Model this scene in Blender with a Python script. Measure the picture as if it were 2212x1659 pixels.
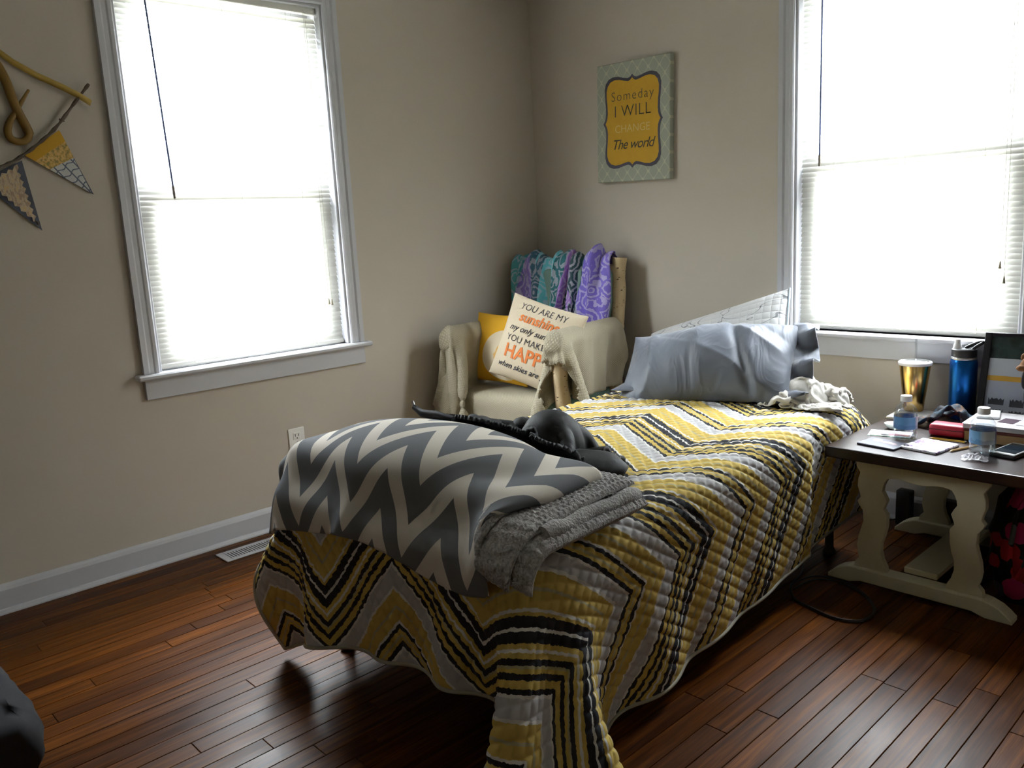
import bpy, bmesh, math, random
import numpy as np
from mathutils import Vector, Matrix

# ------------------------------------------------------------------ scene, camera, light
scene = bpy.context.scene
for o in list(bpy.data.objects):
    bpy.data.objects.remove(o)
COL = scene.collection
random.seed(7)
PI = math.pi

cam_data = bpy.data.cameras.new('camera')
cam = bpy.data.objects.new('camera', cam_data)
COL.objects.link(cam)
cam_data.sensor_width = 36.0
cam_data.lens = 29.06
cam_data.clip_start = 0.02
_yaw, _pitch, _roll = -0.8186179, -0.18543739, -0.05348425
_f = np.array([math.sin(_yaw) * math.cos(_pitch), math.cos(_yaw) * math.cos(_pitch), math.sin(_pitch)])
_r0 = np.array([math.cos(_yaw), -math.sin(_yaw), 0.0])
_u0 = np.cross(_r0, _f)
_r = math.cos(_roll) * _r0 + math.sin(_roll) * _u0
_u = -math.sin(_roll) * _r0 + math.cos(_roll) * _u0
cam.matrix_world = Matrix(((_r[0], _u[0], -_f[0], 3.4215), (_r[1], _u[1], -_f[1], -3.4704),
                           (_r[2], _u[2], -_f[2], 1.30), (0, 0, 0, 1)))
scene.camera = cam

world = bpy.data.worlds.new('overcast_sky')
scene.world = world
world.use_nodes = True
wn, wl = world.node_tree.nodes, world.node_tree.links
bg = wn['Background']
tc = wn.new('ShaderNodeTexCoord')
sx = wn.new('ShaderNodeSeparateXYZ')
rp_ = wn.new('ShaderNodeValToRGB')       # overcast sky: brighter overhead than at the horizon, dull ground below
rp_.color_ramp.elements[0].position = 0.46
rp_.color_ramp.elements[0].color = (0.16, 0.165, 0.15, 1)
rp_.color_ramp.elements[1].position = 1.0
rp_.color_ramp.elements[1].color = (0.93, 0.98, 1.05, 1)
e_ = rp_.color_ramp.elements.new(0.52)
e_.color = (0.42, 0.45, 0.48, 1)
ma_ = wn.new('ShaderNodeMath')
ma_.operation = 'MULTIPLY_ADD'
ma_.inputs[1].default_value = 0.5
ma_.inputs[2].default_value = 0.5
wl.new(tc.outputs['Generated'], sx.inputs[0])
wl.new(sx.outputs['Z'], ma_.inputs[0])
wl.new(ma_.outputs[0], rp_.inputs['Fac'])
wl.new(rp_.outputs['Color'], bg.inputs['Color'])
bg.inputs['Strength'].default_value = 90.0


def portal(name, loc, rot, sx_, sy_):
    """guides the sky light through a window opening"""
    l = bpy.data.lights.new(name, 'AREA')
    l.shape = 'RECTANGLE'
    l.size, l.size_y = sx_, sy_
    l.cycles.is_portal = True
    o = bpy.data.objects.new(name, l)
    COL.objects.link(o)
    o.location = loc
    o.rotation_euler = rot
    return o


portal('sky_portal', (-0.16, -1.78, 1.56), (0, -PI / 2, 0), 1.5, 0.90)
portal('sky_portal', (2.04, 0.16, 1.56), (-PI / 2, 0, 0), 0.90, 1.5)

vs = scene.view_settings
vs.view_transform = 'Standard'
vs.look = 'None'
vs.gamma = 1.0
vs.use_curve_mapping = False
vs.exposure = 0.0
scene.cycles.use_denoising = True
scene.cycles.use_adaptive_sampling = True
scene.cycles.adaptive_threshold = 0.05
scene.cycles.max_bounces = 7
scene.cycles.diffuse_bounces = 3
scene.cycles.glossy_bounces = 3
scene.cycles.transmission_bounces = 6
scene.cycles.transparent_max_bounces = 12
scene.cycles.sample_clamp_indirect = 80.0

# ------------------------------------------------------------------ materials


def srgb(r, g, b):
    f = lambda c: (c / 255 / 12.92) if c / 255 <= 0.04045 else ((c / 255 + 0.055) / 1.055) ** 2.4
    return (f(r), f(g), f(b), 1.0)


class NT:
    """small helper to write node materials"""

    def __init__(self, name, base=(0.8, 0.8, 0.8, 1), rough=0.6, metal=0.0, spec=0.5):
        self.m = bpy.data.materials.new(name)
        self.m.use_nodes = True
        self.n = self.m.node_tree.nodes
        self.l = self.m.node_tree.links
        self.b = self.n['Principled BSDF']
        self.out = self.n['Material Output']
        self.b.inputs['Base Color'].default_value = base
        self.b.inputs['Roughness'].default_value = rough
        self.b.inputs['Metallic'].default_value = metal
        self.b.inputs['Specular IOR Level'].default_value = spec

    def set(self, k, v):
        self.b.inputs[k].default_value = v
        return self

    def node(self, t, **kw):
        nd = self.n.new(t)
        for k, v in kw.items():
            setattr(nd, k, v)
        return nd

    def link(self, a, b):
        self.l.new(a, b)

    def coord(self, kind='Object'):
        return self.node('ShaderNodeTexCoord').outputs[kind]

    def mapping(self, src, scale=(1, 1, 1), rot=(0, 0, 0), loc=(0, 0, 0)):
        mp = self.node('ShaderNodeMapping')
        mp.inputs['Scale'].default_value = scale
        mp.inputs['Rotation'].default_value = rot
        mp.inputs['Location'].default_value = loc
        self.link(src, mp.inputs['Vector'])
        return mp.outputs['Vector']

    def noise(self, src, scale=5, detail=3, rough=0.5, dist=0.0):
        nz = self.node('ShaderNodeTexNoise')
        nz.inputs['Scale'].default_value = scale
        nz.inputs['Detail'].default_value = detail
        nz.inputs['Roughness'].default_value = rough
        nz.inputs['Distortion'].default_value = dist
        if src is not None:
            self.link(src, nz.inputs['Vector'])
        return nz.outputs['Fac']

    def math(self, op, a, b=None, c=None):
        nd = self.node('ShaderNodeMath', operation=op)
        for i, v in enumerate((a, b, c)):
            if v is None:
                continue
            if isinstance(v, (int, float)):
                nd.inputs[i].default_value = v
            else:
                self.link(v, nd.inputs[i])
        return nd.outputs[0]

    def ramp(self, src, stops, interp='LINEAR'):
        nd = self.node('ShaderNodeValToRGB')
        cr = nd.color_ramp
        cr.interpolation = interp
        while len(cr.elements) < len(stops):
            cr.elements.new(0.5)
        for e, (p, c) in zip(cr.elements, sorted(stops, key=lambda s: s[0])):
            e.position = p
            e.color = c
        self.link(src, nd.inputs['Fac'])
        return nd.outputs['Color']

    def mix(self, fac, a, b, blend='MIX'):
        nd = self.node('ShaderNodeMix', data_type='RGBA', blend_type=blend)
        for key, v in (('Factor', fac), ('A', a), ('B', b)):
            if isinstance(v, (int, float)):
                nd.inputs[key].default_value = v
            elif isinstance(v, tuple):
                nd.inputs[key].default_value = v
            else:
                self.link(v, nd.inputs[key])
        return nd.outputs['Result']

    def color(self, src):
        self.link(src, self.b.inputs['Base Color'])
        return self

    def bump(self, src, strength=0.3, dist=0.002):
        nd = self.node('ShaderNodeBump')
        nd.inputs['Strength'].default_value = strength
        nd.inputs['Distance'].default_value = dist
        self.link(src, nd.inputs['Height'])
        self.link(nd.outputs['Normal'], self.b.inputs['Normal'])
        return self


def simple(name, base, rough=0.6, metal=0.0, var=0.06, nscale=30, bump=0.0, spec=0.5, bdist=0.001):
    """plain procedural material: base colour with a little noise variation"""
    t = NT(name, base, rough, metal, spec)
    nz = t.noise(t.coord(), nscale, 4)
    dark = tuple(c * (1 - var) for c in base[:3]) + (1,)
    lite = tuple(min(1, c * (1 + var)) for c in base[:3]) + (1,)
    t.color(t.mix(nz, dark, lite))
    if bump:
        t.bump(nz, bump, bdist)
    return t.m


M = {}
# wall paint
t = NT('wall_paint', srgb(196, 182, 162), 0.75, spec=0.3)
nz = t.noise(t.coord(), 260, 2)
t.color(t.mix(t.noise(t.coord(), 3, 2), srgb(195, 186, 172), srgb(201, 192, 178)))
t.bump(nz, 0.12, 0.001)
M['wall'] = t.m
M['ceiling'] = simple('ceiling_paint', srgb(236, 234, 228), 0.85, var=0.01, bump=0.1)
M['trim'] = simple('white_trim_paint', srgb(196, 196, 200), 0.38, var=0.015, nscale=12)
M['blindrail'] = simple('white_blind_rail', srgb(226, 224, 215), 0.4, var=0.01)
M['plastic_white'] = simple('white_plastic', srgb(236, 234, 228), 0.35, var=0.01)
M['black_plastic'] = simple('black_plastic', (0.012, 0.012, 0.014, 1), 0.4, var=0.2)
M['dark_hole'] = simple('dark_slot', (0.01, 0.01, 0.01, 1), 0.8)
# translucent vinyl slats
t = NT('vinyl_slat', srgb(242, 240, 232), 0.45)
t.color(t.mix(t.noise(t.coord(), 9, 2), srgb(214, 212, 204), srgb(220, 218, 210)))
tr = t.node('ShaderNodeBsdfTranslucent')
tr.inputs['Color'].default_value = (0.86, 0.86, 0.83, 1)
ms = t.node('ShaderNodeMixShader')
ms.inputs[0].default_value = 0.50
t.link(t.b.outputs[0], ms.inputs[1])
t.link(tr.outputs[0], ms.inputs[2])
t.link(ms.outputs[0], t.out.inputs['Surface'])
M['slat'] = t.m
# thin clear glass / plastic


def clear(name, tint=(1, 1, 1, 1), gloss=0.08, rough=0.03, facing=True):
    t = NT(name)
    tp = t.node('ShaderNodeBsdfTransparent')
    nzv = t.noise(t.coord(), 4, 1)
    t.link(t.mix(nzv, tuple(c * 0.985 for c in tint[:3]) + (1,), tint), tp.inputs['Color'])
    gl = t.node('ShaderNodeBsdfGlossy')
    gl.inputs['Roughness'].default_value = rough
    fr = t.node('ShaderNodeLayerWeight')
    fr.inputs['Blend'].default_value = 0.25
    fac = t.math('MULTIPLY_ADD', fr.outputs['Facing'], 0.45, gloss) if facing else None
    ms = t.node('ShaderNodeMixShader')
    if fac is not None:
        t.link(fac, ms.inputs[0])
    else:
        ms.inputs[0].default_value = gloss
    t.link(tp.outputs[0], ms.inputs[1])
    t.link(gl.outputs[0], ms.inputs[2])
    t.link(ms.outputs[0], t.out.inputs['Surface'])
    return t.m


M['pane'] = clear('window_glass', (0.97, 0.98, 0.98, 1), 0.04, 0.0, facing=False)
# strip-oak floor
t = NT('floor_board', (0.2, 0.08, 0.03, 1), 0.3, spec=0.12)
oi = t.node('ShaderNodeObjectInfo')
rnd = oi.outputs['Random']
co = t.coord()
off = t.node('ShaderNodeCombineXYZ')
t.link(t.math('MULTIPLY', rnd, 37.0), off.inputs[0])
t.link(t.math('MULTIPLY', rnd, 91.0), off.inputs[1])
va = t.node('ShaderNodeVectorMath', operation='ADD')
t.link(co, va.inputs[0])
t.link(off.outputs[0], va.inputs[1])
grain = t.noise(t.mapping(va.outputs[0], (60, 2.2, 1)), 1.0, 5, 0.6, 0.6)
pores = t.noise(t.mapping(va.outputs[0], (420, 9, 1)), 1.0, 3, 0.6)
g2 = t.math('MULTIPLY_ADD', grain, 0.75, t.math('MULTIPLY', pores, 0.25))
c1 = t.ramp(g2, [(0.30, srgb(40, 18, 0)), (0.5, srgb(84, 44, 4)), (0.72, srgb(126, 74, 14))])
c2 = t.ramp(rnd, [(0.0, (0.62, 0.55, 0.50, 1)), (0.5, (0.95, 0.93, 0.9, 1)), (1.0, (1.25, 1.2, 1.1, 1))])
t.color(t.mix(1.0, c1, c2, 'MULTIPLY'))
wear = t.noise(t.coord('Object'), 7, 4)
t.link(t.ramp(t.noise(t.mapping(va.outputs[0], (9, 3, 1)), 1.0, 4), [(0.3, (0.28, 0.28, 0.28, 1)), (0.75, (0.44, 0.44, 0.44, 1))]), t.b.inputs['Roughness'])
t.bump(g2, 0.18, 0.0015)
M['floor'] = t.m
M['subfloor'] = simple('dark_floor_gap', srgb(24, 12, 6), 0.9)
M['mattress'] = simple('mattress_ticking', srgb(205, 205, 205), 0.9)
M['bed_metal'] = simple('black_bed_metal', (0.015, 0.015, 0.017, 1), 0.45)

# ------------------------------------------------------------------ mesh helpers


def link(o, parent=None):
    COL.objects.link(o)
    if parent is not None:
        o.parent = parent
    return o


def mobj(name, verts, faces, mat=None, parent=None, smooth=False, uvs=None, loc=None):
    me = bpy.data.meshes.new(name)
    if isinstance(verts, np.ndarray):
        verts = verts.tolist()
    me.from_pydata(verts, [], faces)
    me.update()
    if uvs is not None:
        ul = me.uv_layers.new(name='UVMap')
        vi = np.empty(len(me.loops), dtype=np.int32)
        me.loops.foreach_get('vertex_index', vi)
        ul.data.foreach_set('uv', np.asarray(uvs, dtype=np.float32)[vi].ravel())
    if smooth:
        me.polygons.foreach_set('use_smooth', [True] * len(me.polygons))
    o = bpy.data.objects.new(name, me)
    if mat is not None:
        me.materials.append(mat if not isinstance(mat, str) else M[mat])
    if loc is not None:
        o.location = loc
    return link(o, parent)


def from_bm(name, bm, mat=None, parent=None, smooth=False):
    me = bpy.data.meshes.new(name)
    bm.to_mesh(me)
    bm.free()
    if smooth:
        me.polygons.foreach_set('use_smooth', [True] * len(me.polygons))
    if mat is not None:
        me.materials.append(mat if not isinstance(mat, str) else M[mat])
    return link(bpy.data.objects.new(name, me), parent)


def box_bm(lo, hi, bevel=0.0, seg=1, bm=None):
    own = bm is None
    b = bmesh.new()
    bmesh.ops.create_cube(b, size=1.0)
    lo, hi = Vector(lo), Vector(hi)
    c, s = (lo + hi) / 2, hi - lo
    for v in b.verts:
        v.co = Vector((v.co.x * s.x + c.x, v.co.y * s.y + c.y, v.co.z * s.z + c.z))
    if bevel > 0:
        bmesh.ops.bevel(b, geom=list(b.edges), offset=bevel, segments=seg, affect='EDGES', profile=0.5)
    if own:
        return b
    tmp = bpy.data.meshes.new('tmp')
    b.to_mesh(tmp)
    b.free()
    bm.from_mesh(tmp)
    bpy.data.meshes.remove(tmp)
    return bm


def box(name, lo, hi, mat, parent=None, bevel=0.0, seg=1, smooth=False):
    return from_bm(name, box_bm(lo, hi, bevel, seg), mat, parent, smooth)


def boxes(name, lst, mat, parent=None, bevel=0.0):
    bm = bmesh.new()
    for lo, hi in lst:
        box_bm(lo, hi, bevel, 1, bm)
    return from_bm(name, bm, mat, parent)


def grid_faces(nu, nv, closed_u=False, closed_v=False):
    F = []
    for i in range(nu if closed_u else nu - 1):
        i2 = (i + 1) % nu
        for j in range(nv if closed_v else nv - 1):
            j2 = (j + 1) % nv
            F.append((i * nv + j, i2 * nv + j, i2 * nv + j2, i * nv + j2))
    return F


def lathe(name, prof, mat, parent=None, n=32, loc=(0, 0, 0), cap=True, smooth=True):
    V, k = [], len(prof)
    for i in range(n):
        a = 2 * PI * i / n
        for r_, z_ in prof:
            V.append((r_ * math.cos(a), r_ * math.sin(a), z_))
    F = grid_faces(n, k, closed_u=True)
    if cap:
        if prof[0][0] > 1e-5:
            F.append(tuple(i * k for i in range(n))[::-1])
        if prof[-1][0] > 1e-5:
            F.append(tuple(i * k + k - 1 for i in range(n)))
    o = mobj(name, V, F, mat, parent, smooth, loc=loc)
    if smooth:
        shade_auto(o)
    return o


def shade_auto(o, ang=40):
    me = o.data
    me.polygons.foreach_set('use_smooth', [True] * len(me.polygons))
    bm = bmesh.new()
    bm.from_mesh(me)
    for e in bm.edges:
        if len(e.link_faces) == 2 and e.calc_face_angle(0) > math.radians(ang):
            e.smooth = False
    bm.to_mesh(me)
    bm.free()


def tube_geo(path, rad, n=8, cap=True):
    P = [Vector(p) for p in path]
    R = rad if hasattr(rad, '__len__') else [rad] * len(P)
    V, F = [], []
    ref = None
    for i, p in enumerate(P):
        d = (P[min(i + 1, len(P) - 1)] - P[max(i - 1, 0)]).normalized()
        if ref is None:
            ref = d.orthogonal().normalized()
        ref = (ref - d * ref.dot(d)).normalized()
        b = d.cross(ref)
        for k in range(n):
            a = 2 * PI * k / n
            V.append(tuple(p + (ref * math.cos(a) + b * math.sin(a)) * R[i]))
    for i in range(len(P) - 1):
        for k in range(n):
            k2 = (k + 1) % n
            F.append((i * n + k, i * n + k2, (i + 1) * n + k2, (i + 1) * n + k))
    if cap:
        F.append(tuple(range(n))[::-1])
        F.append(tuple((len(P) - 1) * n + k for k in range(n)))
    return V, F


def tube(name, path, rad, mat, parent=None, n=8, smooth=True):
    V, F = tube_geo(path, rad, n)
    o = mobj(name, V, F, mat, parent, smooth)
    if smooth:
        shade_auto(o, 60)
    return o


def spline(pts, n=8, closed=False):
    """Catmull-Rom through points"""
    P = [Vector(p) for p in pts]
    out = []
    m = len(P)
    for i in range(m if closed else m - 1):
        p0 = P[(i - 1) % m] if closed or i > 0 else P[0]
        p1, p2 = P[i], P[(i + 1) % m]
        p3 = P[(i + 2) % m] if closed or i + 2 < m else P[-1]
        for k in range(n):
            s = k / n
            out.append(0.5 * ((2 * p1) + (p2 - p0) * s + (2 * p0 - 5 * p1 + 4 * p2 - p3) * s * s + (3 * p1 - p0 - 3 * p2 + p3) * s ** 3))
    if not closed:
        out.append(P[-1])
    return out


def prism(name, outline, z0, z1, mat, parent=None, bevel=0.0, M4=None, smooth=False):
    """outline in local xy extruded along local z; M4 places it"""
    bm = bmesh.new()
    vs_ = [bm.verts.new((x, y, z0)) for x, y in outline]
    f = bm.faces.new(vs_)
    r = bmesh.ops.extrude_face_region(bm, geom=[f])
    for v in r['geom']:
        if isinstance(v, bmesh.types.BMVert):
            v.co.z = z1
    bmesh.ops.recalc_face_normals(bm, faces=list(bm.faces))
    if bevel:
        ed = [e for e in bm.edges if len(e.link_faces) == 2 and e.calc_face_angle(0) > 1.0 and abs(e.verts[0].co.z - e.verts[1].co.z) < 1e-6]
        bmesh.ops.bevel(bm, geom=ed, offset=bevel, segments=2, affect='EDGES', profile=0.5)
    if M4 is not None:
        bm.transform(M4)
    return from_bm(name, bm, mat, parent, smooth)


def empty(name, loc=(0, 0, 0), rotz=0.0):
    o = bpy.data.objects.new(name, None)
    o.location = loc
    o.rotation_euler = (0, 0, rotz)
    o.empty_display_size = 0.05
    return link(o)


def tag(o, label, cat, group=None):
    o['label'] = label
    o['category'] = cat
    if group:
        o['group'] = group
    return o


def struct(o):
    o['kind'] = 'structure'
    return o


def copy_tree(o, parent=None):
    c = o.copy()
    COL.objects.link(c)
    c.parent = parent
    for ch in list(o.children):
        copy_tree(ch, c)
    return c


# ------------------------------------------------------------------ cloth tool (position based, numpy)


def cloth(X, h, sdf, steps=160, iters=10, bend=0.25, fric=0.85, damp=0.985, g=-9.8, pin=None, dt=1 / 60, wind=None):
    """X (nu,nv,3) start positions, h rest spacing (hu,hv); sdf(P)->distance to stay outside of"""
    X = X.astype(np.float64).copy()
    Vv = np.zeros_like(X)
    hu, hv = h
    w = np.ones(X.shape[:2])
    if pin is not None:
        w[pin] = 0.0

    def con(A, B, wa, wb, L, k, only_long=False):
        d = X[B] - X[A]
        ln = np.sqrt((d * d).sum(-1)) + 1e-9
        c = (ln - L) / ln * k
        if only_long:
            c = np.maximum(c, 0)
        else:
            c = c
        sw = w[A] + w[B] + 1e-9
        X[A] += d * (c * w[A] / sw)[..., None]
        X[B] -= d * (c * w[B] / sw)[..., None]

    def sl(a0, step, n):
        return slice(a0, n, step)
    nu, nv = X.shape[:2]
    sets = []
    for p in (0, 1):
        a = np.arange(p, nu - 1, 2)
        sets.append(((np.ix_(a, np.arange(nv))), (np.ix_(a + 1, np.arange(nv))), hu, 1.0))
        b = np.arange(p, nv - 1, 2)
        sets.append(((np.ix_(np.arange(nu), b)), (np.ix_(np.arange(nu), b + 1)), hv, 1.0))
    dg = math.hypot(hu, hv)
    for p in (0, 1):
        a = np.arange(p, nu - 1, 2)
        for q_ in (0, 1):
            b = np.arange(q_, nv - 1, 2)
            sets.append((np.ix_(a, b), np.ix_(a + 1, b + 1), dg, 0.35))
            sets.append((np.ix_(a + 1, b), np.ix_(a, b + 1), dg, 0.35))
    if bend > 0:
        for p in range(4):
            a = np.arange(p, nu - 2, 4)
            if len(a):
                sets.append((np.ix_(a, np.arange(nv)), np.ix_(a + 2, np.arange(nv)), 2 * hu, bend))
            b = np.arange(p, nv - 2, 4)
            if len(b):
                sets.append((np.ix_(np.arange(nu), b), np.ix_(np.arange(nu), b + 2), 2 * hv, bend))
    if bend > 0.4:
        for p in range(8):
            a = np.arange(p, nu - 5, 10)
            if len(a):
                sets.append((np.ix_(a, np.arange(nv)), np.ix_(a + 5, np.arange(nv)), 5 * hu, 0.12))
            b = np.arange(p, nv - 5, 10)
            if len(b):
                sets.append((np.ix_(np.arange(nu), b), np.ix_(np.arange(nu), b + 5), 5 * hv, 0.12))
    e = 1e-4
    for s in range(steps):
        Vv *= damp
        Vv[..., 2] += g * dt * (w > 0)
        X0 = X.copy()
        X += Vv * dt
        for it in range(iters):
            for A, B, L, k in sets:
                con(A, B, None, None, L, k)
            if it % 3 == 2 or it == iters - 1:
                d = sdf(X)
                hit = d < 0
                if hit.any():
                    P = X[hit]
                    dd = d[hit]
                    G = np.stack([(sdf(P + np.eye(3)[k] * e) - dd) / e for k in range(3)], -1)
                    G /= (np.linalg.norm(G, axis=-1, keepdims=True) + 1e-9)
                    wn_ = w[hit][:, None]
                    P2 = P - G * dd[:, None] * wn_
                    mv = P2 - X0[hit]
                    tn = mv - G * (mv * G).sum(-1, keepdims=True)
                    X[hit] = P2 - tn * fric * wn_
        Vv = (X - X0) / dt
        sp = np.linalg.norm(Vv, axis=-1, keepdims=True)
        Vv *= np.minimum(1, 3.0 / (sp + 1e-9))
    return X


def upsample(X, k):
    """Catmull-Rom upsampling of an (nu,nv,c) grid by k in both directions"""
    def up(A):
        n = A.shape[0]
        Q = np.concatenate([2 * A[:1] - A[1:2], A, 2 * A[-1:] - A[-2:-1]], 0)
        out = []
        for i in range(n - 1):
            p0, p1, p2, p3 = Q[i], Q[i + 1], Q[i + 2], Q[i + 3]
            for j in range(k):
                s = j / k
                out.append(0.5 * (2 * p1 + (p2 - p0) * s + (2 * p0 - 5 * p1 + 4 * p2 - p3) * s * s + (3 * p1 - p0 - 3 * p2 + p3) * s ** 3))
        out.append(A[-1])
        return np.stack(out, 0)
    Y = up(X)
    Y = up(Y.swapaxes(0, 1)).swapaxes(0, 1)
    return Y


def normals(X):
    du = np.gradient(X, axis=0)
    dv = np.gradient(X, axis=1)
    n = np.cross(du, dv)
    return n / (np.linalg.norm(n, axis=-1, keepdims=True) + 1e-12)


def smooth_grid(X, n=1, k=0.5):
    for _ in range(n):
        A = X.copy()
        A[1:-1] = (1 - k) * X[1:-1] + k * 0.5 * (X[:-2] + X[2:])
        B = A.copy()
        B[:, 1:-1] = (1 - k) * A[:, 1:-1] + k * 0.5 * (A[:, :-2] + A[:, 2:])
        X = B
    return X


def cloth_obj(name, X, mat, parent=None, uv=None, thick=0.0, offset=0.0):
    nu, nv = X.shape[:2]
    F = grid_faces(nu, nv)
    o = mobj(name, X.reshape(-1, 3), F, mat, parent, True, None if uv is None else uv.reshape(-1, 2))
    if thick:
        md = o.modifiers.new('thickness', 'SOLIDIFY')
        md.thickness = thick
        md.offset = offset
    return o


def sd_rrect(x, y, hx, hy, r):
    qx, qy = np.abs(x) - hx + r, np.abs(y) - hy + r
    return np.minimum(np.maximum(qx, qy), 0) + np.hypot(np.maximum(qx, 0), np.maximum(qy, 0)) - r


def sd_slab(P, c, ang, hx, hy, rc, z0, z1, re):
    """upright rounded slab: plan rounded rectangle, rounded top and bottom edges"""
    ca, sa = math.cos(ang), math.sin(ang)
    x, y = P[..., 0] - c[0], P[..., 1] - c[1]
    lx, ly = x * ca + y * sa, -x * sa + y * ca
    d2 = sd_rrect(lx, ly, hx, hy, rc)
    zm, zh = (z0 + z1) / 2, (z1 - z0) / 2
    w0, w1 = d2 + re, np.abs(P[..., 2] - zm) - zh + re
    return np.minimum(np.maximum(w0, w1), 0) + np.hypot(np.maximum(w0, 0), np.maximum(w1, 0)) - re


def sd_ell(P, c, r):
    q = (P - np.array(c)) / np.array(r)
    return (np.linalg.norm(q, axis=-1) - 1) * min(r)


def sd_caps(P, a, b, r):
    a, b = np.array(a), np.array(b)
    ab = b - a
    s = np.clip(((P - a) @ ab) / (ab @ ab), 0, 1)
    return np.linalg.norm(P - a - s[..., None] * ab, axis=-1) - r


# ------------------------------------------------------------------ room shell
RX, RY, RZ = 4.70, -5.00, 2.62
T = 0.16
LW = dict(y0=-2.235, y1=-1.322, z0=0.80, z1=2.33)     # opening in the left wall
RW = dict(x0=1.590, x1=2.500, z0=0.788, z1=2.33)       # opening in the back wall

w = boxes('wall_left', [((-T, RY, 0), (0, LW['y0'], RZ)), ((-T, LW['y1'], 0), (0, T, RZ)),
                        ((-T, LW['y0'], 0), (0, LW['y1'], LW['z0'])), ((-T, LW['y0'], LW['z1']), (0, LW['y1'], RZ))], 'wall')
struct(w)
w = boxes('wall_back', [((0, 0, 0), (RW['x0'], T, RZ)), ((RW['x1'], 0, 0), (RX, T, RZ)),
                        ((RW['x0'], 0, 0), (RW['x1'], T, RW['z0'])), ((RW['x0'], 0, RW['z1']), (RW['x1'], T, RZ))], 'wall')
struct(w)
struct(box('wall_right', (RX, RY, 0), (RX + T, T, RZ), 'wall'))
struct(box('wall_front', (-T, RY - T, 0), (RX + T, RY, RZ), 'wall'))
struct(box('ceiling', (-T, RY - T, RZ), (RX + T, T, RZ + 0.1), 'ceiling'))

floor = struct(box('floor', (-T, RY - T, -0.12), (RX + T, T, -0.014), 'subfloor'))
SW = 0.0640
rp = random.Random(11)


def board_bm(x0, x1, ya, yb, bm=None):
    g_ = 0.0007
    cx_, cy_ = ((x0 + x1) / 2, (ya + yb) / 2) if bm is None else (0, 0)
    return box_bm((x0 + g_ - cx_, ya + g_ - cy_, -0.014), (x1 - g_ - cx_, yb - g_ - cy_, 0.0), 0.0012, 1, bm)


rest = bmesh.new()
for i in range(int(math.ceil(RX / SW))):
    x0, x1 = i * SW, min((i + 1) * SW, RX)
    y = -3.45 - rp.random() * 0.9
    if x0 > 3.1:
        y = -0.0
        board_bm(x0, x1, RY, 0.0, rest)
    else:
        board_bm(x0, x1, RY, y, rest)
    while y < 0:
        ln = rp.choice((0.45, 0.62, 0.8, 0.95, 1.1, 1.3, 1.5)) * rp.uniform(0.9, 1.1)
        ya, yb = y, min(y + ln, 0.0)
        if yb > -0.12:
            yb = 0.0
        y = yb
        o = from_bm('floor_board', board_bm(x0, x1, ya, yb), 'floor', floor)
        o.location = ((x0 + x1) / 2, (ya + yb) / 2, rp.uniform(-0.0007, 0.0))
o = from_bm('floor_boards', rest, 'floor', floor)      # behind the camera and out of view
o['kind'] = 'stuff'


def baseboard(name, axis, a, b, wallpos, inward):
    """profile: tall flat board with eased top, plus a shoe moulding"""
    prof = [(0, 0.0), (0.026, 0.0), (0.026, 0.006), (0.020, 0.017), (0.0155, 0.020), (0.0155, 0.088), (0.011, 0.100), (0.005, 0.110), (0, 0.110)]
    V = []
    for s in (a, b):
        for d, z in prof:
            V.append((wallpos + inward * d, s, z) if axis == 'y' else (s, wallpos + inward * d, z))
    k = len(prof)
    F = [(i, i + 1, k + i + 1, k + i) for i in range(k - 1)] + [tuple(range(k)), tuple(range(k, 2 * k))[::-1]]
    o = mobj(name, V, F, 'trim')
    bm = bmesh.new()
    bm.from_mesh(o.data)
    bmesh.ops.recalc_face_normals(bm, faces=list(bm.faces))
    bm.to_mesh(o.data)
    bm.free()
    return struct(o)


baseboard('baseboard_left', 'y', RY, 0, 0, 1)
baseboard('baseboard_back', 'x', 0.026, RX, 0, -1)
baseboard('baseboard_right', 'y', RY, -0.026, RX, -1)
baseboard('baseboard_front', 'x', 0.026, RX - 0.026, RY, 1)

# ------------------------------------------------------------------ windows
# built in a local frame: local x runs along the wall, local y points into the room, z up


def place(o, kind):
    pass


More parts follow.
